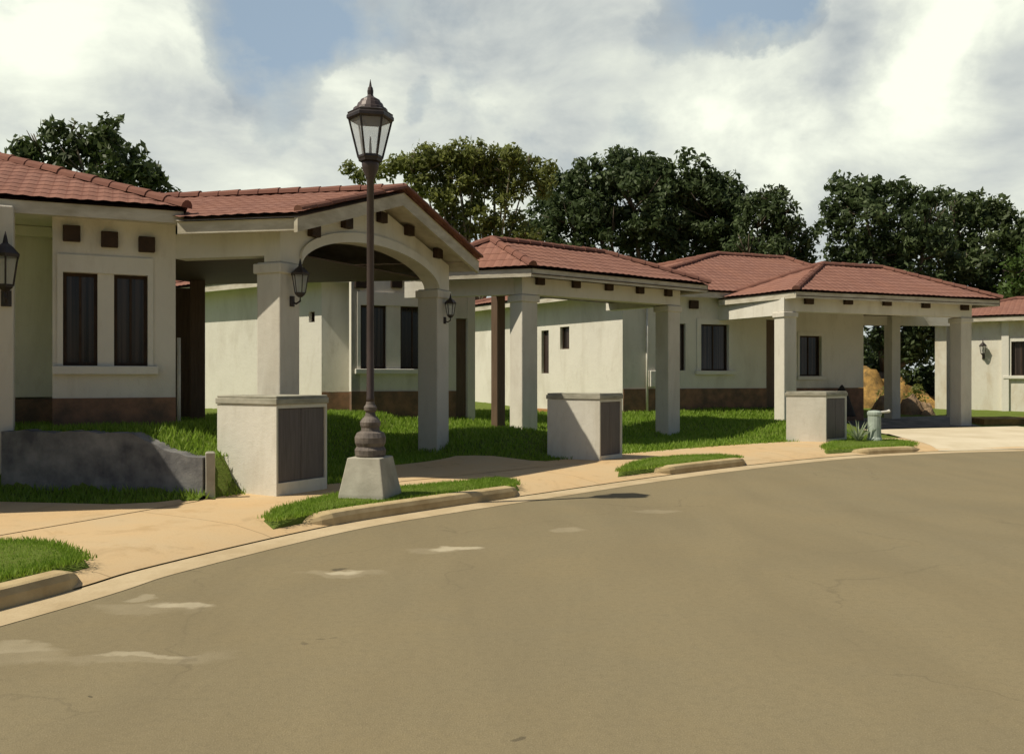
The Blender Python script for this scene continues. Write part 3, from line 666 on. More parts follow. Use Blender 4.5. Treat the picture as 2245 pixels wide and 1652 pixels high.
    for a, c_ in zip(ss[:-1], ss[1:]):
        pa, pc = add2(W, (a, gu)), add2(W, (c_, gu)); pb, pd = add2(pa, (-th, gn)), add2(pc, (-th, gn))
        gw.prism([pa, pc, pd, pb], [arch(a), arch(c_), arch(c_), arch(a)], [rk(a), rk(c_), rk(c_), rk(a)])
        if a >= cw - 1e-6 and c_ <= WL - cw + 1e-6:
            oa, oc = add2(pa, (.045, gn)), add2(pc, (.045, gn)); ia, ic = add2(pa, (.002, gn)), add2(pc, (.002, gn))
            tr_.prism([oa, oc, ic, ia], [arch(a), arch(c_), arch(c_), arch(a)], [arch(a) + .15, arch(c_) + .15, arch(c_) + .15, arch(a) + .15])
    gw.build('gable_wall', 'plaster', h); tr_.build('arch_trim', 'trim', h)
    beam_ends(h, W, WR, ((683, 507), (755, 489), (832, 477), (892, 506), (955, 556)), .2, .17)
    column(h, W, gu, .05, zs, cw); column(h, add2(W, (WL - cw, gu)), gu, .05, zs, cw)
    lp = add2(W, (.24, gu)); wall_lantern(h, lp, gn, Z(640, 12.2), .9)
    lp = add2(W, (WL - .17, gu)); wall_lantern(h, lp, gn, Z(690, 16.1), .75)
    # side beams, ceiling, back posts, rear screen door
    bl = MB(); p0 = add2(W, (-th, gn)); p1 = add2(FAC_R, (.0, u), (.0, v)); (bu, bL) = unit(p0, p1)
    bn = (bu[1], -bu[0]); bn = bn if bn[1] > 0 else (-bn[0], -bn[1])
    bl.prism([p0, p1, add2(p1, (.25, bn)), add2(p0, (.25, bn))], 3.29, 3.64); bl.build('beam', 'plaster', h); bl = MB()
    p2 = add2(WR, (-th, gn)); bl.prism([p2, add2(p2, (4.6, ax)), add2(p2, (4.6, ax), (-.25, bn)), add2(p2, (-.25, bn))], 3.41, 3.54); bl.build('beam', 'plaster', h)
    ce = MB(); q0 = add2(W, (-.3, gn), (.2, gu)); q1 = add2(WR, (-.3, gn), (-.2, gu)); ce.prism([q0, q1, add2(q1, (4.4, ax)), add2(q0, (4.4, ax))], 3.39, 3.41); ce.build('ceiling', 'ceiling_wood', h)
    pp = P(416, 16.4); column(h, pp, (.94, .34), .3, 3.42, .27, cap=False, m='door_wood')
    d = MB(); d.box(P(352, 16.9), (.97, .24), .62, .06, .3, 3.3); d.build('rear_door', 'door_wood', h)
    d = MB(); dp = P(392, 13.6); d.tube([(*dp, .75), (*dp, 2.2)], .03, 8); d.build('pipe_or_lit_strip', 'pipe_and_lit_white', h, smooth=True)  # white tube added in place of a sunlit sliver of the wall beyond
house_near()

# ------------------------------------------------------------------ SECOND HOUSE (hip carport in the middle)
def house_middle():
    FL = P(770, 20.2); FR = P(1040, 21.35); (u, L) = unit(FL, FR); v = (-u[1], u[0])
    h = thing('house', 'middle cream house with hipped carport and tall windows, partly hidden behind the arched carport', 'house', (*FL, .7), 'cream houses with red tiled roofs along the street')
    o1 = op_px(FL, FR, 790, 847, 669, 808); o2 = op_px(FL, FR, 878, 934, 673, 808); za, zb = o1[2], o1[3]; o1 = (o1[0], o1[1], za, zb); o2 = (o2[0], o2[1], za, zb)
    dr = op_px(FL, FR, 1000, 1036, 640, 915); dr = (dr[0], dr[1], .3, 3.0)
    pl = 1.27; top = 3.9
    wall(h, FL, FR, pl, top, [o1, o2, (dr[0], dr[1], pl, 3.0)], th=.22)
    b = MB(); b.box(add2(FL, (-.03, v)), u, dr[0] - .02, .2, .2, pl); b.build('plinth', 'plinth', h)
    d = MB(); d.box(add2(FL, (dr[0] + .01, u), (.08, v)), u, dr[1] - dr[0] - .02, .05, .3, 2.99); d.build('door', 'door_wood', h)
    surround(h, FL, FR, o1[0], o2[1], za, zb, lint=(0, .3)); window(h, FL, FR, o1); window(h, FL, FR, o2)
    beam_ends(h, FL, FR, ((790, 620), (868, 620), (944, 622)), .26, .24)
    C = P(705, 20.75); b = MB(); RR = add2(FL, (.75, (-.08, .997))); wall(h, C, RR, pl - .02, top, mb=b); b.build('wall', 'plaster', h); b = MB(); b.prism([FL, add2(FL, (.2, u)), add2(RR, (.2, u)), RR], .3, [top - .002] * 4); b.build('wall', 'plaster', h)
    (cu, cL) = unit(C, RR); b = MB(); b.box(add2(C, (.03, (-v[0], -v[1]))), cu, cL - .05, .2, .2, pl - .03); b.build('plinth', 'plinth', h)
    sw = (-.8, .6); S = add2(C, (6.5, sw)); o3 = op_px(S, C, 677, 690, 683, 706)
    wall(h, S, C, .2, top, [o3], th=.22, m='plaster'); window(h, S, C, o3, mull=0)
    wall(h, add2(FR, (.02, u)), add2(FR, (.02, u), (5.5, (-.5, .866))), .2, top); wall(h, add2(S, (4.2, (.75, .66))), S, .2, top)
    # main hip roof, lower than the gable in front of it
    e0 = add2(C, (-.45, cu), (-.4, v)); e1 = add2(FR, (-.3, u), (-.45, v)); ze = 3.95
    e0 = add2(e0, (.08, cu)); B1 = add2(e1, (6.5, v)); B0 = add2(e0, (6.9, sw)); (eu, eL) = unit(e0, e1); ev = (-eu[1], eu[0])
    AL = (*add2(e0, (2.2, eu), (2.6, ev)), ze + 1.1); AR = (*add2(e0, (eL - 2.2, eu), (2.6, ev)), ze + 1.1)
    if eL < 4.6: AL = (*add2(e0, (eL / 2 - .2, eu), (2.6, ev)), ze + 1.1); AR = (*add2(e0, (eL / 2 + .2, eu), (2.6, ev)), ze + 1.1)
    hip(h, e0, e1, B1, B0, AL, AR, ze)
    # ---- carport
    cFL = P(1167, 17.9); cFR = P(1556, 21.35); (gu, GL) = unit(cFL, cFR); gi = (-gu[1], gu[0]); ax = (-.95, .31); ze = 3.80
    cBR = add2(cFR, (2.75, gi)); cBL = add2(cFL, (2.75, ax))
    aL = P(1078, 19.15); w = (aL[0] - cFL[0]) * gi[0] + (aL[1] - cFL[1]) * gi[1]; zA = Z(531, 19.15)
    aR = add2(aL, (3.35, gu)); hip(h, cFL, cFR, cBR, cBL, (*aL, zA), (*aR, zA), ze, 'ceiling_wood')
    W = add2(cFL, (.45, gi), (.10, gu)); WR = add2(cFR, (.45, gi), (-.55, gu)); WL = unit(W, WR)[1]; cw = .42; zb0 = 3.32
    bm = MB(); bm.box(W, gu, WL, .28, zb0, ze - .13); bm.build('beam', 'plaster', h); bm = MB()
    sd_ = add2(W, (.281, gi)); bm.prism([sd_, add2(sd_, (2.5, ax)), add2(sd_, (2.5, ax), (.22, gu)), add2(sd_, (.25, gu))], zb0, ze - .13)
    bm.build('beam', 'plaster', h); bm = MB(); sr = add2(WR, (.281, gi)); bm.prism([add2(sr, (-.25, gu)), sr, add2(sr, (2.0, gi)), add2(sr, (2.0, gi), (-.25, gu))], zb0, ze - .13)
    bm.build('beam', 'plaster', h)
    beam_ends(h, W, WR, ((1181, 615), (1260, 622), (1332, 628), (1400, 635), (1462, 641)), .2, .19)
    z1 = Hs(*W)
    column(h, W, gu, .1, zb0, cw); column(h, add2(W, (WL - cw, gu)), gu, .0, zb0, cw)
    bk = add2(W, (3.0, ax)); column(h, P(1090, 20.3), gu, .2, 3.5, .24, cap=False, m='door_wood')
    ce = MB(); ce.prism([add2(W, (.2, gi), (.2, gu)), add2(WR, (.2, gi), (-.2, gu)), add2(WR, (2.2, gi), (-.2, gu)), add2(W, (2.2, ax), (.3, gu))], 3.5, 3.52); ce.build('ceiling', 'ceiling_wood', h)
house_middle()

# ------------------------------------------------------------------ THIRD HOUSE
def house_third():
    FL = P(1365, 25.3); FR = P(1893, 28.35); (u, L) = unit(FL, FR); v = (-u[1], u[0])
    h = thing('house', 'third cream house with wide hipped carport and square dark window, right of centre', 'house', (*FL, .5), 'cream houses with red tiled roofs along the street')
    o0 = op_px(FL, FR, 1470, 1503, 708, 815); o1 = op_px(FL, FR, 1536, 1597, 711, 812); o2 = op_px(FL, FR, 1752, 1800, 736, 824)
    za, zb = o1[2], o1[3]; o0 = (o0[0], o0[1], za, zb)
    dr = op_px(FL, FR, 1680, 1713, 676, 900); dr = (dr[0], dr[1], 0, 3.35)
    pl = 1.26; top = 4.02
    wall(h, FL, FR, pl, top, [o0, o1, (dr[0], dr[1], pl, 3.35), o2], th=.22)
    b = MB(); b.box(add2(FL, (.02, u), (-.03, v)), u, dr[0] - .03, .2, .1, pl); b.box(add2(FL, (dr[1] + .01, u), (-.02, v)), u, L - dr[1] - .02, .2, .05, pl - .01); b.build('plinth', 'plinth', h)
    d = MB(); d.box(add2(FL, (dr[0] + .01, u), (.08, v)), u, dr[1] - dr[0] - .02, .05, .4, 3.34); d.build('door', 'door_wood', h)
    surround(h, FL, FR, o1[0], o1[1], za, zb, lint=(0, .16), sill=(.12, 0), jw=.14); surround(h, FL, FR, o2[0], o2[1], o2[2], o2[3], lint=(0, .12), jw=.06)
    window(h, FL, FR, o0, mull=0); window(h, FL, FR, o1); window(h, FL, FR, o2)
    beam_ends(h, FL, FR, ((1519, 668), (1597, 672)), .29, .24)
    sw = (-.55, .835); S = add2(FL, (9.2, sw)); a = op_px(S, FL, 1187, 1203, 724, 818); b_ = op_px(S, FL, 1228, 1248, 716, 765); c_ = op_px(S, FL, 1079, 1096, 732, 776)
    wall(h, S, FL, .58, top, [c_, a, b_], th=.22)
    for o in (a, b_, c_): window(h, S, FL, o, mull=0)
    (su, sL) = unit(S, FL); sv = (-su[1], su[0]); b = MB(); b.box(add2(S, (-.02, sv)), su, sL - .02, .2, .0, .58); b.build('plinth', 'plinth_orange', h)
    b = MB(); b.box(add2(FR, (-.22, u), (.22, v)), u, .22, 5.0, .1, top); b.build('wall', 'plaster', h); b = MB(); b.box(add2(S, (.0, su)), (.94, .34), 8.5, .2, .1, top); b.build('wall', 'plaster', h)
    d = MB(); dp = add2(on_pt(FL, FR, 1416), (-.07, v)); d.tube([(*dp, .45), (*dp, 3.9)], .035, 8); d.build('pipe_or_lit_strip', 'pipe_and_lit_white', h, smooth=True)
    mbx = MB(); q = add2(on_pt(FL, FR, 1421), (-.14, v)); mbx.box(q, u, .28, .138, Z(848, q[1]), Z(812, q[1])); mbx.build('highlight_box', 'pipe_and_lit_white', h, bevel=.02)  # added white box imitating a glossy highlight on the wall
    # main hip roof
    e0 = add2(FL, (-.35, u), (-.45, v)); e1 = add2(FL, (9.9, u), (-.45, v)); e0 = add2(e0, (-.08, u)); B1 = add2(e1, (7, v)); B0 = add2(e0, (9.4, sw)); ze = 4.08
    (eu, eL) = unit(e0, e1); s, dd = on_line(add2(e0, (3.1, v)), add2(e1, (3.1, v)), 1572); za_ = Z(561, dd)
    AL = (*add2(e0, (s, u), (3.1, v)), za_); AR = (*add2(e0, (s + 2.7, u), (3.1, v)), za_)
    hip(h, e0, e1, B1, B0, AL, AR, ze)
    # ---- carport
    cFL = P(1745, 23.6); cFR = P(2196, 26.4); (gu, GL) = unit(cFL, cFR); gi = (-gu[1], gu[0]); ze = 3.88
    cBR = add2(cFR, (4.4, gi)); cBL = add2(cFL, (3.0, (-.5, .866)))
    aL = add2(cFL, (2.6, gu), (2.0, gi)); zA = Z(584, aL[1]); xa = aL[0] * F / aL[1] + CX
    aR = add2(aL, (2.3, gu)); hip(h, cFL, cFR, cBR, cBL, (*aL, zA), (*aR, zA), ze, 'ceiling_wood')
    W = add2(cFL, (.42, gi), (-.05, gu)); WR = add2(cFR, (.42, gi), (-.72, gu)); WL = unit(W, WR)[1]; cw = .42; zb0 = 3.38
    bm = MB(); bm.box(W, gu, WL, .28, zb0, ze - .13); bm.build('beam', 'plaster', h); bm = MB()
    sl = add2(W, (.281, gi)); bm.prism([sl, add2(sl, (2.6, (-.45, .893))), add2(sl, (2.6, (-.45, .893)), (.24, gu)), add2(sl, (.25, gu))], zb0 - .1, ze - .13)
    bm.build('beam', 'plaster', h)
    beam_ends(h, W, WR, ((1771, 657), (1857, 658), (1942, 661), (2027, 666), (2112, 671)), .27, .25)
    column(h, W, gu, .1, zb0, cw); column(h, add2(W, (WL - cw, gu)), gu, .0, zb0, cw)
    column(h, P(1956, 29.0), gu, .1, 3.6, .36, cap=False); column(h, P(2094, 29.6), gu, .1, 3.6, .36, cap=False)
    bb = MB(); bb.box(P(1880, 29.0), unit(P(1880, 29), P(2110, 29.7))[0], 3.6, .25, 3.3, 3.7); bb.build('beam', 'plaster', h)
    ce = MB(); ce.prism([add2(W, (.2, gi), (.2, gu)), add2(WR, (.2, gi), (-.1, gu)), add2(WR, (3.8, gi), (-.2, gu)), add2(W, (3.2, gi), (.2, gu))], 3.6, 3.62); ce.build('ceiling', 'ceiling_wood', h)
def on_pt(p, q, x):
    s, d = on_line(p, q, x); return add2(p, (s, unit(p, q)[0]))
house_third()

def house_far():
    A = (16.55, 34.7); B_ = (23.2, 30.3); (u, L) = unit(A, B_); v = (-u[1], u[0])
    h = thing('house', 'farthest house at the right edge, sunlit weathered wall with a white framed window', 'house', (*A, .2), 'cream houses with red tiled roofs along the street')
    o = op_px(A, B_, 2217, 2262, 748, 823); o = (o[0], o[1], o[2], o[3])
    wall(h, A, B_, .1, 3.75, [o], th=.22, m='plaster_far'); window(h, A, B_, o); 
    surround(h, A, B_, o[0], o[1], o[2], o[3], lint=(0, .14), jw=.2)
    s, d = on_line(A, B_, 2204); b = MB(); b.box(add2(A, (s - .12, u), (-.09, v)), u, .24, .088, .1, 3.74); b.build('pilaster', 'trim', h)
    s, d = on_line(A, B_, 2156); wall_lantern(h, add2(A, (s, u)), (-v[0], -v[1]), Z(775, d), 1.0)
    for q in (add2(A, (.001, u), (.22, v)), add2(B_, (-.2, u), (.22, v))): b = MB(); b.box(q, u, .2, 5, .1, 3.75); b.build('wall', 'plaster_far', h)
    e0 = add2(A, (-.4, u), (-.45, v)); e1 = add2(B_, (.4, u), (-.45, v)); B1 = add2(e1, (6, v)); B0 = add2(e0, (6, v)); ze = 3.86
    hip(h, e0, e1, B1, B0, (*add2(e0, (3, u), (3, v)), ze + .8), (*add2(e1, (-3, u), (3, v)), ze + .8), ze)
house_far()

# ------------------------------------------------------------------ street furniture
def street_lamp():
    c = P(812, 10.75); d = c[1]; zg = .16
    h = thing('street_lamp', 'tall dark iron street lamp with hexagonal lantern on a concrete pedestal', 'street lamp', (*c, zg))
    u = unit((0, 0), (.62, .78))[0]; b = MB(); zt = Z(1000, d)
    def sq(r, z, ang=R(76)): return [(c[0] + r * math.cos(ang + R(45) + k * math.pi / 2), c[1] + r * math.sin(ang + R(45) + k * math.pi / 2), z) for k in range(4)]
    b.ring([sq(.425, .02), sq(.41, .20), sq(.30, zt - .01), sq(.285, zt)]); b.build('pedestal', 'concrete', h, bevel=.015)
    z = lambda y: Z(y, d); m = MB()
    prof = [(.165, zt), (.185, zt + .02), (.19, z(985)), (.165, z(978)), (.185, z(970)), (.19, z(958)), (.165, z(948)), (.115, z(944)), (.11, z(937)), (.122, z(932)), (.127, z(925)), (.105, z(918)), (.07, z(912)), (.055, z(903)), (.075, z(899)), (.08, z(892)), (.055, z(886)), (.05, z(880))]
    m.lathe(c, prof, 20); m.build('base_moulding', 'cast_base', h, smooth=False)
    m = MB(); m.lathe(c, [(.05, z(882)), (.05, z(872)), (.046, z(868)), (.043, z(395)), (.055, z(392)), (.06, z(386)), (.095, z(372)), (.105, z(362)), (.105, z(356)), (.06, z(353))], 16); m.build('pole', 'iron_brown', h, smooth=True)
    m = MB(); rot = R(12); S = 6
    m.lathe(c, [(.14, z(355)), (.145, z(350)), (.155, z(347)), (.15, z(342)), (.12, z(340))], S, rot)
    m.lathe(c, [(.262, z(266)), (.285, z(262)), (.285, z(256)), (.27, z(252)), (.275, z(249)), (.20, z(242))], S, rot)
    for k in range(S):
        a = rot + 2 * math.pi * k / S
        m.tube([(c[0] + .145 * math.cos(a), c[1] + .145 * math.sin(a), z(346)), (c[0] + .258 * math.cos(a), c[1] + .258 * math.sin(a), z(262))], .013, 6)
    m.tube([(*c, z(345)), (*c, z(300))], [.022, .008], 8)
    ln = m.build('lantern', 'iron', h)
    g = MB(); g.lathe(c, [(.136, z(343)), (.248, z(265))], S, rot); g.build('lantern_glass', 'lantern_glass', ln)
    t = MB(); t.lathe(c, [(.215, z(247)), (.205, z(240)), (.17, z(237)), (.15, z(228)), (.13, z(226)), (.115, z(220)), (.085, z(217)), (.06, z(214)), (.035, z(212))], 18); t.build('lantern_roof', 'iron_brown', ln, smooth=False)
    t = MB(); t.lathe(c, [(.05, z(214)), (.035, z(209)), (.038, z(200)), (.030, z(193)), (.018, z(190)), (.012, z(184)), (.002, z(174))], 10); t.build('finial', 'iron', ln)
street_lamp()

def cabinet(xc, yc, d, wl, wr, top, label, al=R(150), ar=R(60)):
    """masonry cabinet: near corner at (xc, depth d); left face runs back at angle al, street face at angle ar"""
    c = P(xc, d); ul = (math.cos(al), math.sin(al)); ur = (math.cos(ar), math.sin(ar)); zg = Z(yc, d) ; zt = Z(top, d)
    h = thing('utility_cabinet', label, 'cabinet', (*c, zg), 'masonry utility cabinets beside the pavement')
    p1 = add2(c, (wl, ul)); p2 = add2(c, (wl, ul), (wr, ur)); p3 = add2(c, (wr, ur)); z0 = min(zg, .1) - .05; zc = zt - .11
    b = MB(); t = .03
    iu = lambda p, a, bb: add2(p, (a, ul), (bb, ur))
    b.prism([c, iu(c, 0, t), iu(c, wl, t), iu(c, wl, 0)], z0, zc)                            # left wall
    b.prism([iu(c, 0, wr - t), iu(c, 0, wr), iu(c, wl, wr), iu(c, wl, wr - t)], z0, zc)      # right wall
    b.prism([iu(c, wl - t, t), iu(c, wl - t, wr - t), iu(c, wl, wr - t), iu(c, wl, t)], z0, zc)
    b.prism([iu(c, 0, t), iu(c, 0, wr - t), iu(c, .12, wr - t), iu(c, .12, t)], zc - .045, zc); b.prism([iu(c, 0, t), iu(c, 0, wr - t), iu(c, .12, wr - t), iu(c, .12, t)], z0, zg + .035)
    b.build('body', 'plaster', h)
    k = MB(); o = .018; k.prism([iu(c, -o, -o), iu(c, -o, wr + o), iu(c, wl + o, wr + o), iu(c, wl + o, -o)], zc + .003, zt - .03); k.prism([iu(c, -o * .3, -o * .3), iu(c, -o * .3, wr + o * .3), iu(c, wl, wr + o * .3), iu(c, wl, -o * .3)], zt - .03, zt); k.build('cap_slab', 'cap_stone', h, bevel=.01)
    half = (wr - 2 * t) / 2
    for i in range(2):
        dmb = MB(); s0 = t + i * half + .003; s1 = t + (i + 1) * half - .003
        dmb.prism([iu(c, .025, s0), iu(c, .025, s1), iu(c, .055, s1), iu(c, .055, s0)], zg + .04, zc - .05)
        dd = dmb.build('door', 'cabinet_door', h, bevel=.006)
    return h
cabinet(606, 1066, 10.9, 1.02, .88, 868, 'nearest cream masonry cabinet with dark double doors, left of the street lamp', R(151), R(58))
cabinet(1315, 1004, 15.6, .98, .72, 862, 'cream masonry cabinet with dark doors on the grass in front of the middle carport', R(158), R(50))
cabinet(1811, 966, 20.0, .86, .84, 858, 'farthest cream masonry cabinet with dark doors, left of the small green standpipe', R(166), R(38))

def retaining():
    h = thing('retaining_wall', 'low weathered grey concrete retaining wall in front of the nearest house', 'wall', (*RW2, .1))
    b = MB(); n = 26
    for i in range(n):
        a, c = i / n, (i + 1) / n
        def tz(f): 
            s = f * RWL; return .62 + .30 * float(sst(.05, 1.15, np.array(s))) + .012 * math.sin(f * 23) + .01 * math.sin(f * 57 + 1)
        p0 = add2(RW2, (a * RWL, RWu), (-.12, RWn)); p1 = add2(RW2, (c * RWL, RWu), (-.12, RWn)); q0 = add2(p0, (.24, RWn)); q1 = add2(p1, (.24, RWn))
        b.prism([p0, p1, q1, q0], -.1, [tz(a), tz(c), tz(c), tz(a)])
    b.build('wall_panel', 'old_concrete', h)
    p = MB(); c = P(461, 10.72); p.ring([[(c[0] + r * math.cos(a + R(20)), c[1] + r * math.sin(a + R(20)), z) for a in (R(45), R(135), R(225), R(315))] for r, z in ((.085, -.05), (.075, .35), (.08, .68), (.06, .70))]); p.build('end_post', 'concrete', h, bevel=.01)
retaining()

def standpipe():
    c = G(1917, 966, .15); h = thing('standpipe', 'small pale green standpipe with a side arm on the far verge', 'standpipe', (*c, .15)); d = c[1]
    b = MB(); b.lathe(c, [(.17, .1), (.165, .2), (.145, .24), (.14, Z(912, d)), (.155, Z(908, d)), (.155, Z(903, d)), (.12, Z(900, d)), (.03, Z(899, d))], 16); b.build('body', 'utility_green', h)
    a = MB(); z = Z(904, d); a.tube([(c[0] + .1, c[1], z), (c[0] + .3, c[1] + .06, z + .02), (c[0] + .37, c[1] + .08, z + .03)], [.028, .026, .04], 8); a.build('side_arm', 'pipe_and_lit_white', h)
standpipe()

def agave():
    c = G(1882, 967, .15); vs = []
    for k in range(46):
        a = random.uniform(0, 2 * math.pi); tilt = random.uniform(.25, 1.15); L = random.uniform(.3, .62); w = random.uniform(.018, .035); pts = []
        for f in (0, .35, .7, 1.0):
            r = L * f * math.sin(tilt * (.6 + .55 * f)); z = .12 + L * f * math.cos(tilt * (.5 + .5 * f)); ww = w * (1 - f) ** .6 if f < 1 else .002
            pts.append((r, z, ww))
        for (r0, z0, w0), (r1, z1, w1) in zip(pts[:-1], pts[1:]):
            f = lambda r, z, w: (c[0] + r * math.cos(a) - w * math.sin(a), c[1] + r * math.sin(a) + w * math.cos(a), z)
            vs += [f(r0, z0, -w0), f(r0, z0, w0), f(r1, z1, w1), f(r1, z1, -w1)]
    o = np_mesh('spiky_plant', vs, 4, 'leaf_pale'); tag(o, 'pale spiky plant between the farthest cabinet and the standpipe', 'plant')
agave()

def leaves(clumps, n_per_m2, size, up=.35):
    """clumps: list of (x,y,z,r); leaf quads scattered near clump shells"""
    out = []
    for (x, y, z, r) in clumps:
        n = max(6, int(n_per_m2 * r * r * 4))
        d = rng.normal(size=(n, 3)); d /= np.linalg.norm(d, axis=1)[:, None]; rad = r * (rng.random(n) ** .45) ; d[:, 2] *= .8
        c = np.array([x, y, z]) + d * rad[:, None]
        a = rng.normal(size=(n, 3)); a /= np.linalg.norm(a, axis=1)[:, None]
        nn = d * .6 + rng.normal(size=(n, 3)) * .5 + np.array([0, 0, up]); b_ = np.cross(a, nn); b_ /= np.linalg.norm(b_, axis=1)[:, None] + 1e-9; a = np.cross(nn, b_); a /= np.linalg.norm(a, axis=1)[:, None] + 1e-9
        s = size * (.6 + .8 * rng.random(n))[:, None]
        q = np.stack([c - a * s, c - b_ * s * .45 + a * s * .1, c + a * s, c + b_ * s * .45 + a * s * .1], 1); out.append(q.reshape(-1, 3))
    return np.concatenate(out)
def heap(name, c, rx, ry, hgt, m, label, cat=None, kind=None, seed=1, z0=0.0, rough=.22, freq=1.0, prof=1.5):
    from mathutils import noise
    b = MB(); n = 48; rings = []; K = 22
    for i in range(K):
        f = i / (K - 1); rr = 1 - f * .985; ring = []
        for j in range(n):
            a = 2 * math.pi * j / n; q = Vector((math.cos(a) * rr * rx * freq + seed * 7.3, math.sin(a) * rr * ry * freq, seed * 3.1))
            k = 1 + .28 * noise.noise(Vector((math.cos(a) * 1.3 + seed, math.sin(a) * 1.3, seed)))
            zz = hgt * (1 - rr ** prof) * (1 + rough * 1.2 * noise.fractal(q * 1.1, 1.0, 2.0, 5)) + hgt * rough * .5 * noise.fractal(q * 2.6, 1.0, 2.0, 4) * (1 - f) * f * 4
            k += rough * .35 * noise.noise(q * 2)
            ring.append((c[0] + rx * rr * k * math.cos(a), c[1] + ry * rr * k * math.sin(a), z0 - .1 + zz))
        rings.append(ring)
    b.ring(rings); o = b.build(name, m, smooth=kind is not None or m == 'tarp'); tag(o, label, cat, None, kind); return o
heap('earth_bank', (14.3, 37.4), 4.8, 2.6, 1.75, 'soil', 'orange earth bank behind the farthest carport', kind='structure', seed=3, rough=.42, prof=2.0)
for k, (x, d, r, lab) in enumerate(((1936, 32.0, .62, 'large brown boulder beside the rear carport post, at the left end of the rock row'), (1952, 33.4, .5, 'pale brown boulder half hidden behind the rear carport post'),
        (1996, 31.6, .62, 'largest brown boulder at the foot of the orange earth bank'), (2020, 32.6, .5, 'brown boulder between the largest boulder and the sunlit far wall'), (2034, 31.2, .36, 'small brown boulder at the foot of the sunlit far wall'))):
    p = P(x, d); heap('boulder', p, r, r * .9, r * 1.25, 'boulder', lab, 'boulder', seed=10 + k, z0=.1, rough=.35, freq=1.6, prof=3.2)['group'] = 'boulders at the earth bank'
for (x, d, r, m, lab) in ((1946, 34.2, .55, 'leaf_olive', 'olive scrub bush on the earth bank, left of the rear carport post'), (2016, 34.0, .6, 'leaf_olive', 'olive scrub bush on the earth bank between the rear post and the sunlit far wall'), (1992, 35.0, .45, 'leaf_mid', 'small dark green scrub bush at the top of the earth bank')):
    X, Y = P(x, d); z0 = .9 if m == 'leaf_olive' else 1.6
    cl = [(X + rng.normal() * r * .5, Y + rng.normal() * r * .4, z0 + rng.uniform(-.5, .5) * r, r * rng.uniform(.25, .45)) for _ in range(9)]
    tag(np_mesh('scrub_bush', leaves(cl, 150, .07), 4, m), lab, 'bush', 'scrub bushes on the earth bank')
p = P(1847, 27.4); heap('covered_pile', p, .42, .4, 1.0, 'tarp', 'dark covered pile against the wall inside the farthest carport', 'pile', seed=21, z0=.5)
mb = MB(); mb.box(P(2158, 27.4), (1, -.02), 9, 1.6, -.05, .3); structure(mb.build('earth_step', 'soil'), 'bare orange soil step at the right edge'); 

# ------------------------------------------------------------------ trees
def tree(label, base, blobs, d, leaf, n_clump=1.0, size=.11, dens=60, trunk_r=.22, bark='bark', name='tree', clump_r=(.24, .62), up=.12, depth_f=.9, limbs=9):
    """blobs: (x, y, r) sight lines of crown masses at depth d; clumps fill each mass through its real depth"""
    bx, by = P(base, d); h = thing(name, label, 'tree', (bx, by, 0), 'trees behind the houses')
    clumps = []; cen = []
    for (x, y, r) in blobs:
        R_ = r * d / F; dd = d + rng.uniform(-1, 1) * R_ * .8; X, Y = P(x, dd); Zc = Z(y, dd); cen.append((X, Y, Zc, R_))
        n = int(n_clump * 10 * R_ * R_) + 3
        for _ in range(n):
            v = rng.normal(size=3); v /= np.linalg.norm(v); v *= R_ * rng.uniform(.3, 1.0) ** .6 * (1.18 if rng.random() < .16 else 1.0); v[1] *= depth_f
            clumps.append((X + v[0], Y + v[1], Zc + v[2], rng.uniform(*clump_r)))
    t = MB(); zl = min(c[2] for c in cen); fork = max(1.5, zl * .55); ft = (bx + .2, by, fork)
    t.tube([(bx, by, -.2), (bx + .06, by, fork * .5), ft], [trunk_r * 1.25, trunk_r, trunk_r * .85], 9)
    order = sorted(cen, key=lambda c: -c[3])[:limbs]
    for c in order:
        m = ((ft[0] * .45 + c[0] * .55) + rng.uniform(-.4, .4), ft[1] * .45 + c[1] * .55, ft[2] * .55 + c[2] * .45 - .2)
        t.tube([ft, m, (c[0], c[1], c[2]), (c[0] + rng.uniform(-.5, .5), c[1], c[2] + c[3] * .8)], [trunk_r * .6, trunk_r * .38, trunk_r * .18, .02], 6)
        for _ in range(4):
            v = rng.normal(size=3); v /= np.linalg.norm(v); v[2] = abs(v[2]); t.tube([(c[0], c[1], c[2]), (c[0] + v[0] * c[3] * .6, c[1] + v[1] * c[3] * .6, c[2] + v[2] * c[3] * .5), (c[0] + v[0] * c[3] * 1.05, c[1] + v[1] * c[3], c[2] + v[2] * c[3] * 1.05)], [trunk_r * .15, .03, .008], 5)
    t.build('trunk', bark, h, smooth=True)
    np_mesh('crown', leaves(clumps, dens, size, up), 4, leaf, h)
tree('dark leafy tree above the roof of the nearest house, at far left', 190, [(90, 335, 52), (150, 305, 44), (210, 320, 55), (235, 290, 30), (185, 380, 70), (270, 365, 55), (300, 395, 42), (120, 390, 60), (335, 415, 32), (60, 375, 36), (240, 430, 70), (150, 450, 80), (330, 450, 50)], 31, 'leaf_mid', 1.0, .15, 60)
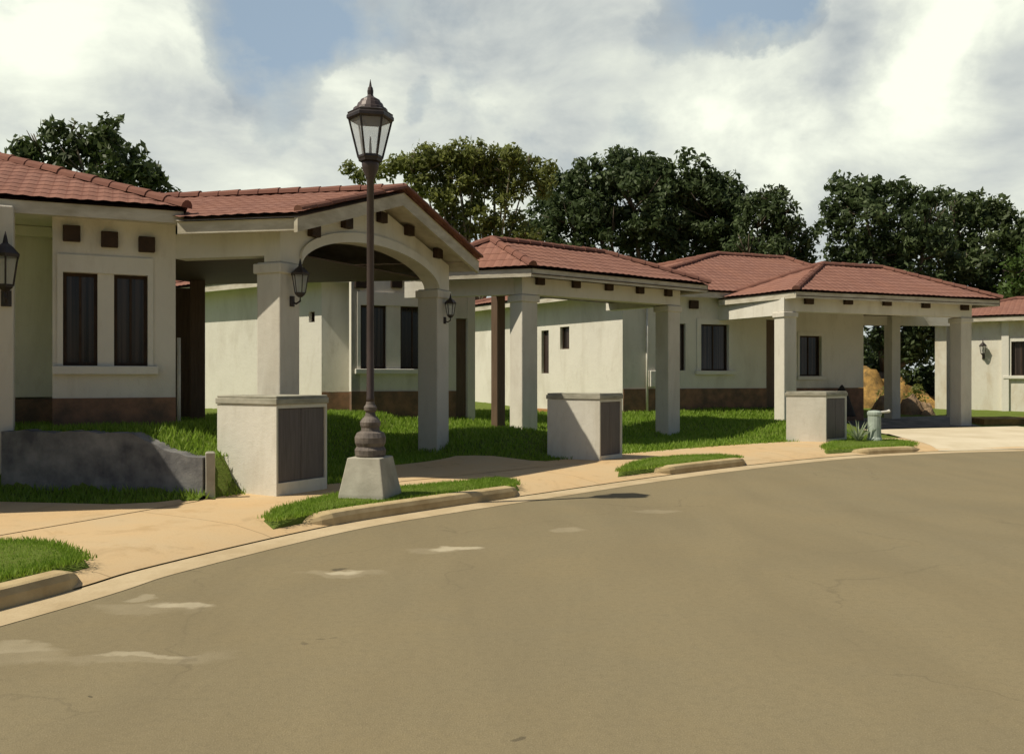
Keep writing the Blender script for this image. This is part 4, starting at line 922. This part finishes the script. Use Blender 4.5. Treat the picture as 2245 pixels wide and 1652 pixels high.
# flat-topped umbrella tree
tree('olive green flat topped umbrella tree behind the arched gable', 1030, [(858, 372, 20), (890, 360, 24), (925, 350, 26), (960, 342, 28), (1000, 338, 28), (1040, 338, 28), (1080, 344, 28), (1120, 354, 28), (1160, 366, 26), (1195, 382, 22), (905, 378, 26), (945, 370, 28), (985, 364, 30), (1025, 362, 30), (1065, 368, 30), (1105, 380, 28), (1145, 394, 24), (1185, 408, 20), (965, 398, 28), (1005, 396, 30), (1045, 400, 30), (1085, 410, 26), (930, 408, 24), (1000, 430, 26), (1040, 440, 24), (960, 436, 24), (1100, 440, 18), (1130, 425, 18), (765, 366, 9), (785, 378, 11), (805, 385, 14), (835, 378, 16), (990, 470, 30), (1050, 480, 34), (1100, 500, 44), (1000, 510, 40), (1150, 520, 40)], 33, 'leaf_olive', 5.2, .10, 95, .12, 'stem_pale', clump_r=(.18, .4), up=.15, limbs=22)
tree('largest dark green tree, middle of the skyline behind the middle house', 1390, [(1240, 425, 55), (1290, 395, 50), (1340, 380, 45), (1380, 400, 60), (1430, 385, 45), (1480, 390, 50), (1530, 400, 50), (1570, 420, 50), (1610, 440, 40), (1300, 450, 80), (1390, 460, 90), (1480, 460, 90), (1560, 480, 80), (1250, 490, 70), (1340, 530, 80), (1440, 540, 85), (1540, 550, 80), (1200, 470, 50), (1190, 530, 60), (1355, 352, 20), (1420, 358, 16), (1600, 520, 60)], 40, 'leaf_dark', 1.6, .14, 70, .35)
tree('low dark tree with twiggy top between the largest tree and the gap in the skyline', 1700, [(1670, 450, 34), (1700, 440, 34), (1720, 470, 36), (1660, 500, 50), (1720, 520, 48), (1755, 530, 36), (1690, 560, 60), (1760, 575, 40), (1640, 560, 50)], 37, 'leaf_dark', 1.7, .12, 60, .2)
tree('dark spreading tree with layered branches, right of the gap in the skyline', 1930, [(1850, 425, 34), (1890, 420, 34), (1930, 425, 34), (1970, 430, 36), (2010, 440, 36), (2050, 430, 22), (1835, 465, 26), (1820, 490, 26), (1900, 480, 55), (1970, 500, 65), (2030, 500, 55), (1870, 540, 55), (1940, 560, 70), (2020, 570, 70), (1850, 590, 50), (1900, 620, 60), (2000, 640, 70), (1960, 720, 60), (2030, 740, 60)], 38, 'leaf_dark', 1.6, .14, 62, .3)
tree('green tree with open rounded crown near the right edge of the skyline', 2140, [(2090, 470, 34), (2125, 460, 34), (2160, 470, 34), (2200, 485, 32), (2235, 490, 34), (2100, 520, 55), (2170, 540, 55), (2230, 545, 50), (2120, 600, 65), (2200, 610, 60), (2260, 600, 60), (2060, 580, 50), (2080, 680, 60)], 41, 'leaf_mid', 1.6, .14, 62, .28)
tree('bright green feathery tree at the far right edge behind the farthest house', 2260, [(2235, 600, 34), (2262, 570, 40), (2240, 650, 36), (2280, 630, 50), (2225, 630, 22)], 37, 'leaf_bright', 1.2, .13, 60, .16, up=-.1)
# low growth behind the houses: one dense belt
def belt():
    cl = []
    for _ in range(520):
        x = rng.uniform(760, 2420); d = rng.uniform(39, 46); X, Y = P(x, d); cl.append((X, Y, rng.uniform(.2, 3.6 if x < 2100 else 3), rng.uniform(.5, 1.0)))
    for _ in range(260):
        x = rng.uniform(-1200, 760); d = rng.uniform(39, 46); X, Y = P(x, d); cl.append((X, Y, rng.uniform(.2, 3.4), rng.uniform(.6, 1.1)))
    o = np_mesh('undergrowth', leaves(cl, 34, .17), 4, 'leaf_dark'); tag(o, 'dense dark undergrowth behind the houses', None, None, 'stuff')
belt()

# ------------------------------------------------------------------ grass blades
def inside(poly, x, y):
    r = np.zeros(len(x), bool); n = len(poly)
    for i in range(n):
        (x0, y0), (x1, y1) = poly[i], poly[(i + 1) % n]
        c = ((y0 > y) != (y1 > y)) & (x < (x1 - x0) * (y - y0) / (y1 - y0 + 1e-12) + x0); r ^= c
    return r
def blades(x, y, z, hgt, wid):
    n = len(x); a = rng.random(n) * 2 * math.pi; hh = hgt * (.5 + rng.random(n)); ln = hh * (.2 + .6 * rng.random(n)); b = rng.random(n) * 2 * math.pi
    dx, dy = np.cos(a) * wid, np.sin(a) * wid
    return np.stack([np.stack([x - dx, y - dy, z - .01], 1), np.stack([x + dx, y + dy, z - .01], 1), np.stack([x + ln * np.cos(b), y + ln * np.sin(b), z + hh], 1)], 1).reshape(-1, 3)
def grass():
    N = 420000; x = rng.uniform(-9, 11, N); y = rng.uniform(8.5, 27, N)
    keep = rng.random(N) < np.clip(13.0 / y, .25, 1) ** 1.0
    keep &= np.abs(x) < y * .62
    x, y = x[keep], y[keep]; t = kerb_dist(np.stack([x, y], 1)); k = (t > WALK + .02 + .25 * rng.random(len(t)) ** 2 - .14) & (t < 9.5)
    k &= ~inside(DRIVE_W, x, y) & ~inside(DRIVE_A, x, y) & ~inside(DRIVE_C, x, y) & ~((x > 8.5) & (y > 21)) 
    x, y = x[k], y[k]; z = H(x, y)
    patch = .55 + .45 * np.sin(x * 1.7 + 1) * np.sin(y * 1.3 + 2) 
    kp = rng.random(len(x)) < .45 + .6 * (.5 + .5 * np.sin(x * 2.9 + 1.3 * np.sin(y * 2.1)) * np.sin(y * 3.3 + .9 * np.sin(x * 1.7))); x, y, z, patch = x[kp], y[kp], z[kp], patch[kp]
    v1 = blades(x, y, z, .045 + .035 * patch, .007 + .0005 * y)
    parts = [v1]
    for pts, n in zip(ISL, (9000, 30000, 16000, 9000)):
        P_ = np.array(pts); lo, hi = P_.min(0), P_.max(0); xx = rng.uniform(lo[0], hi[0], n * 2); yy = rng.uniform(lo[1], hi[1], n * 2); k = inside([tuple(p) for p in pts], xx, yy)
        k &= kerb_dist(np.stack([xx, yy], 1)) > .17
        xx, yy = xx[k], yy[k]; xx = xx + rng.normal(size=len(xx)) * .03; yy = yy + rng.normal(size=len(yy)) * .03; parts.append(blades(xx, yy, np.full(len(xx), .140), .035, .007))
    o = np_mesh('grass', np.concatenate(parts), 3, 'grass_blade'); tag(o, 'short green grass on the lawns and verges', None, None, 'stuff')
grass()
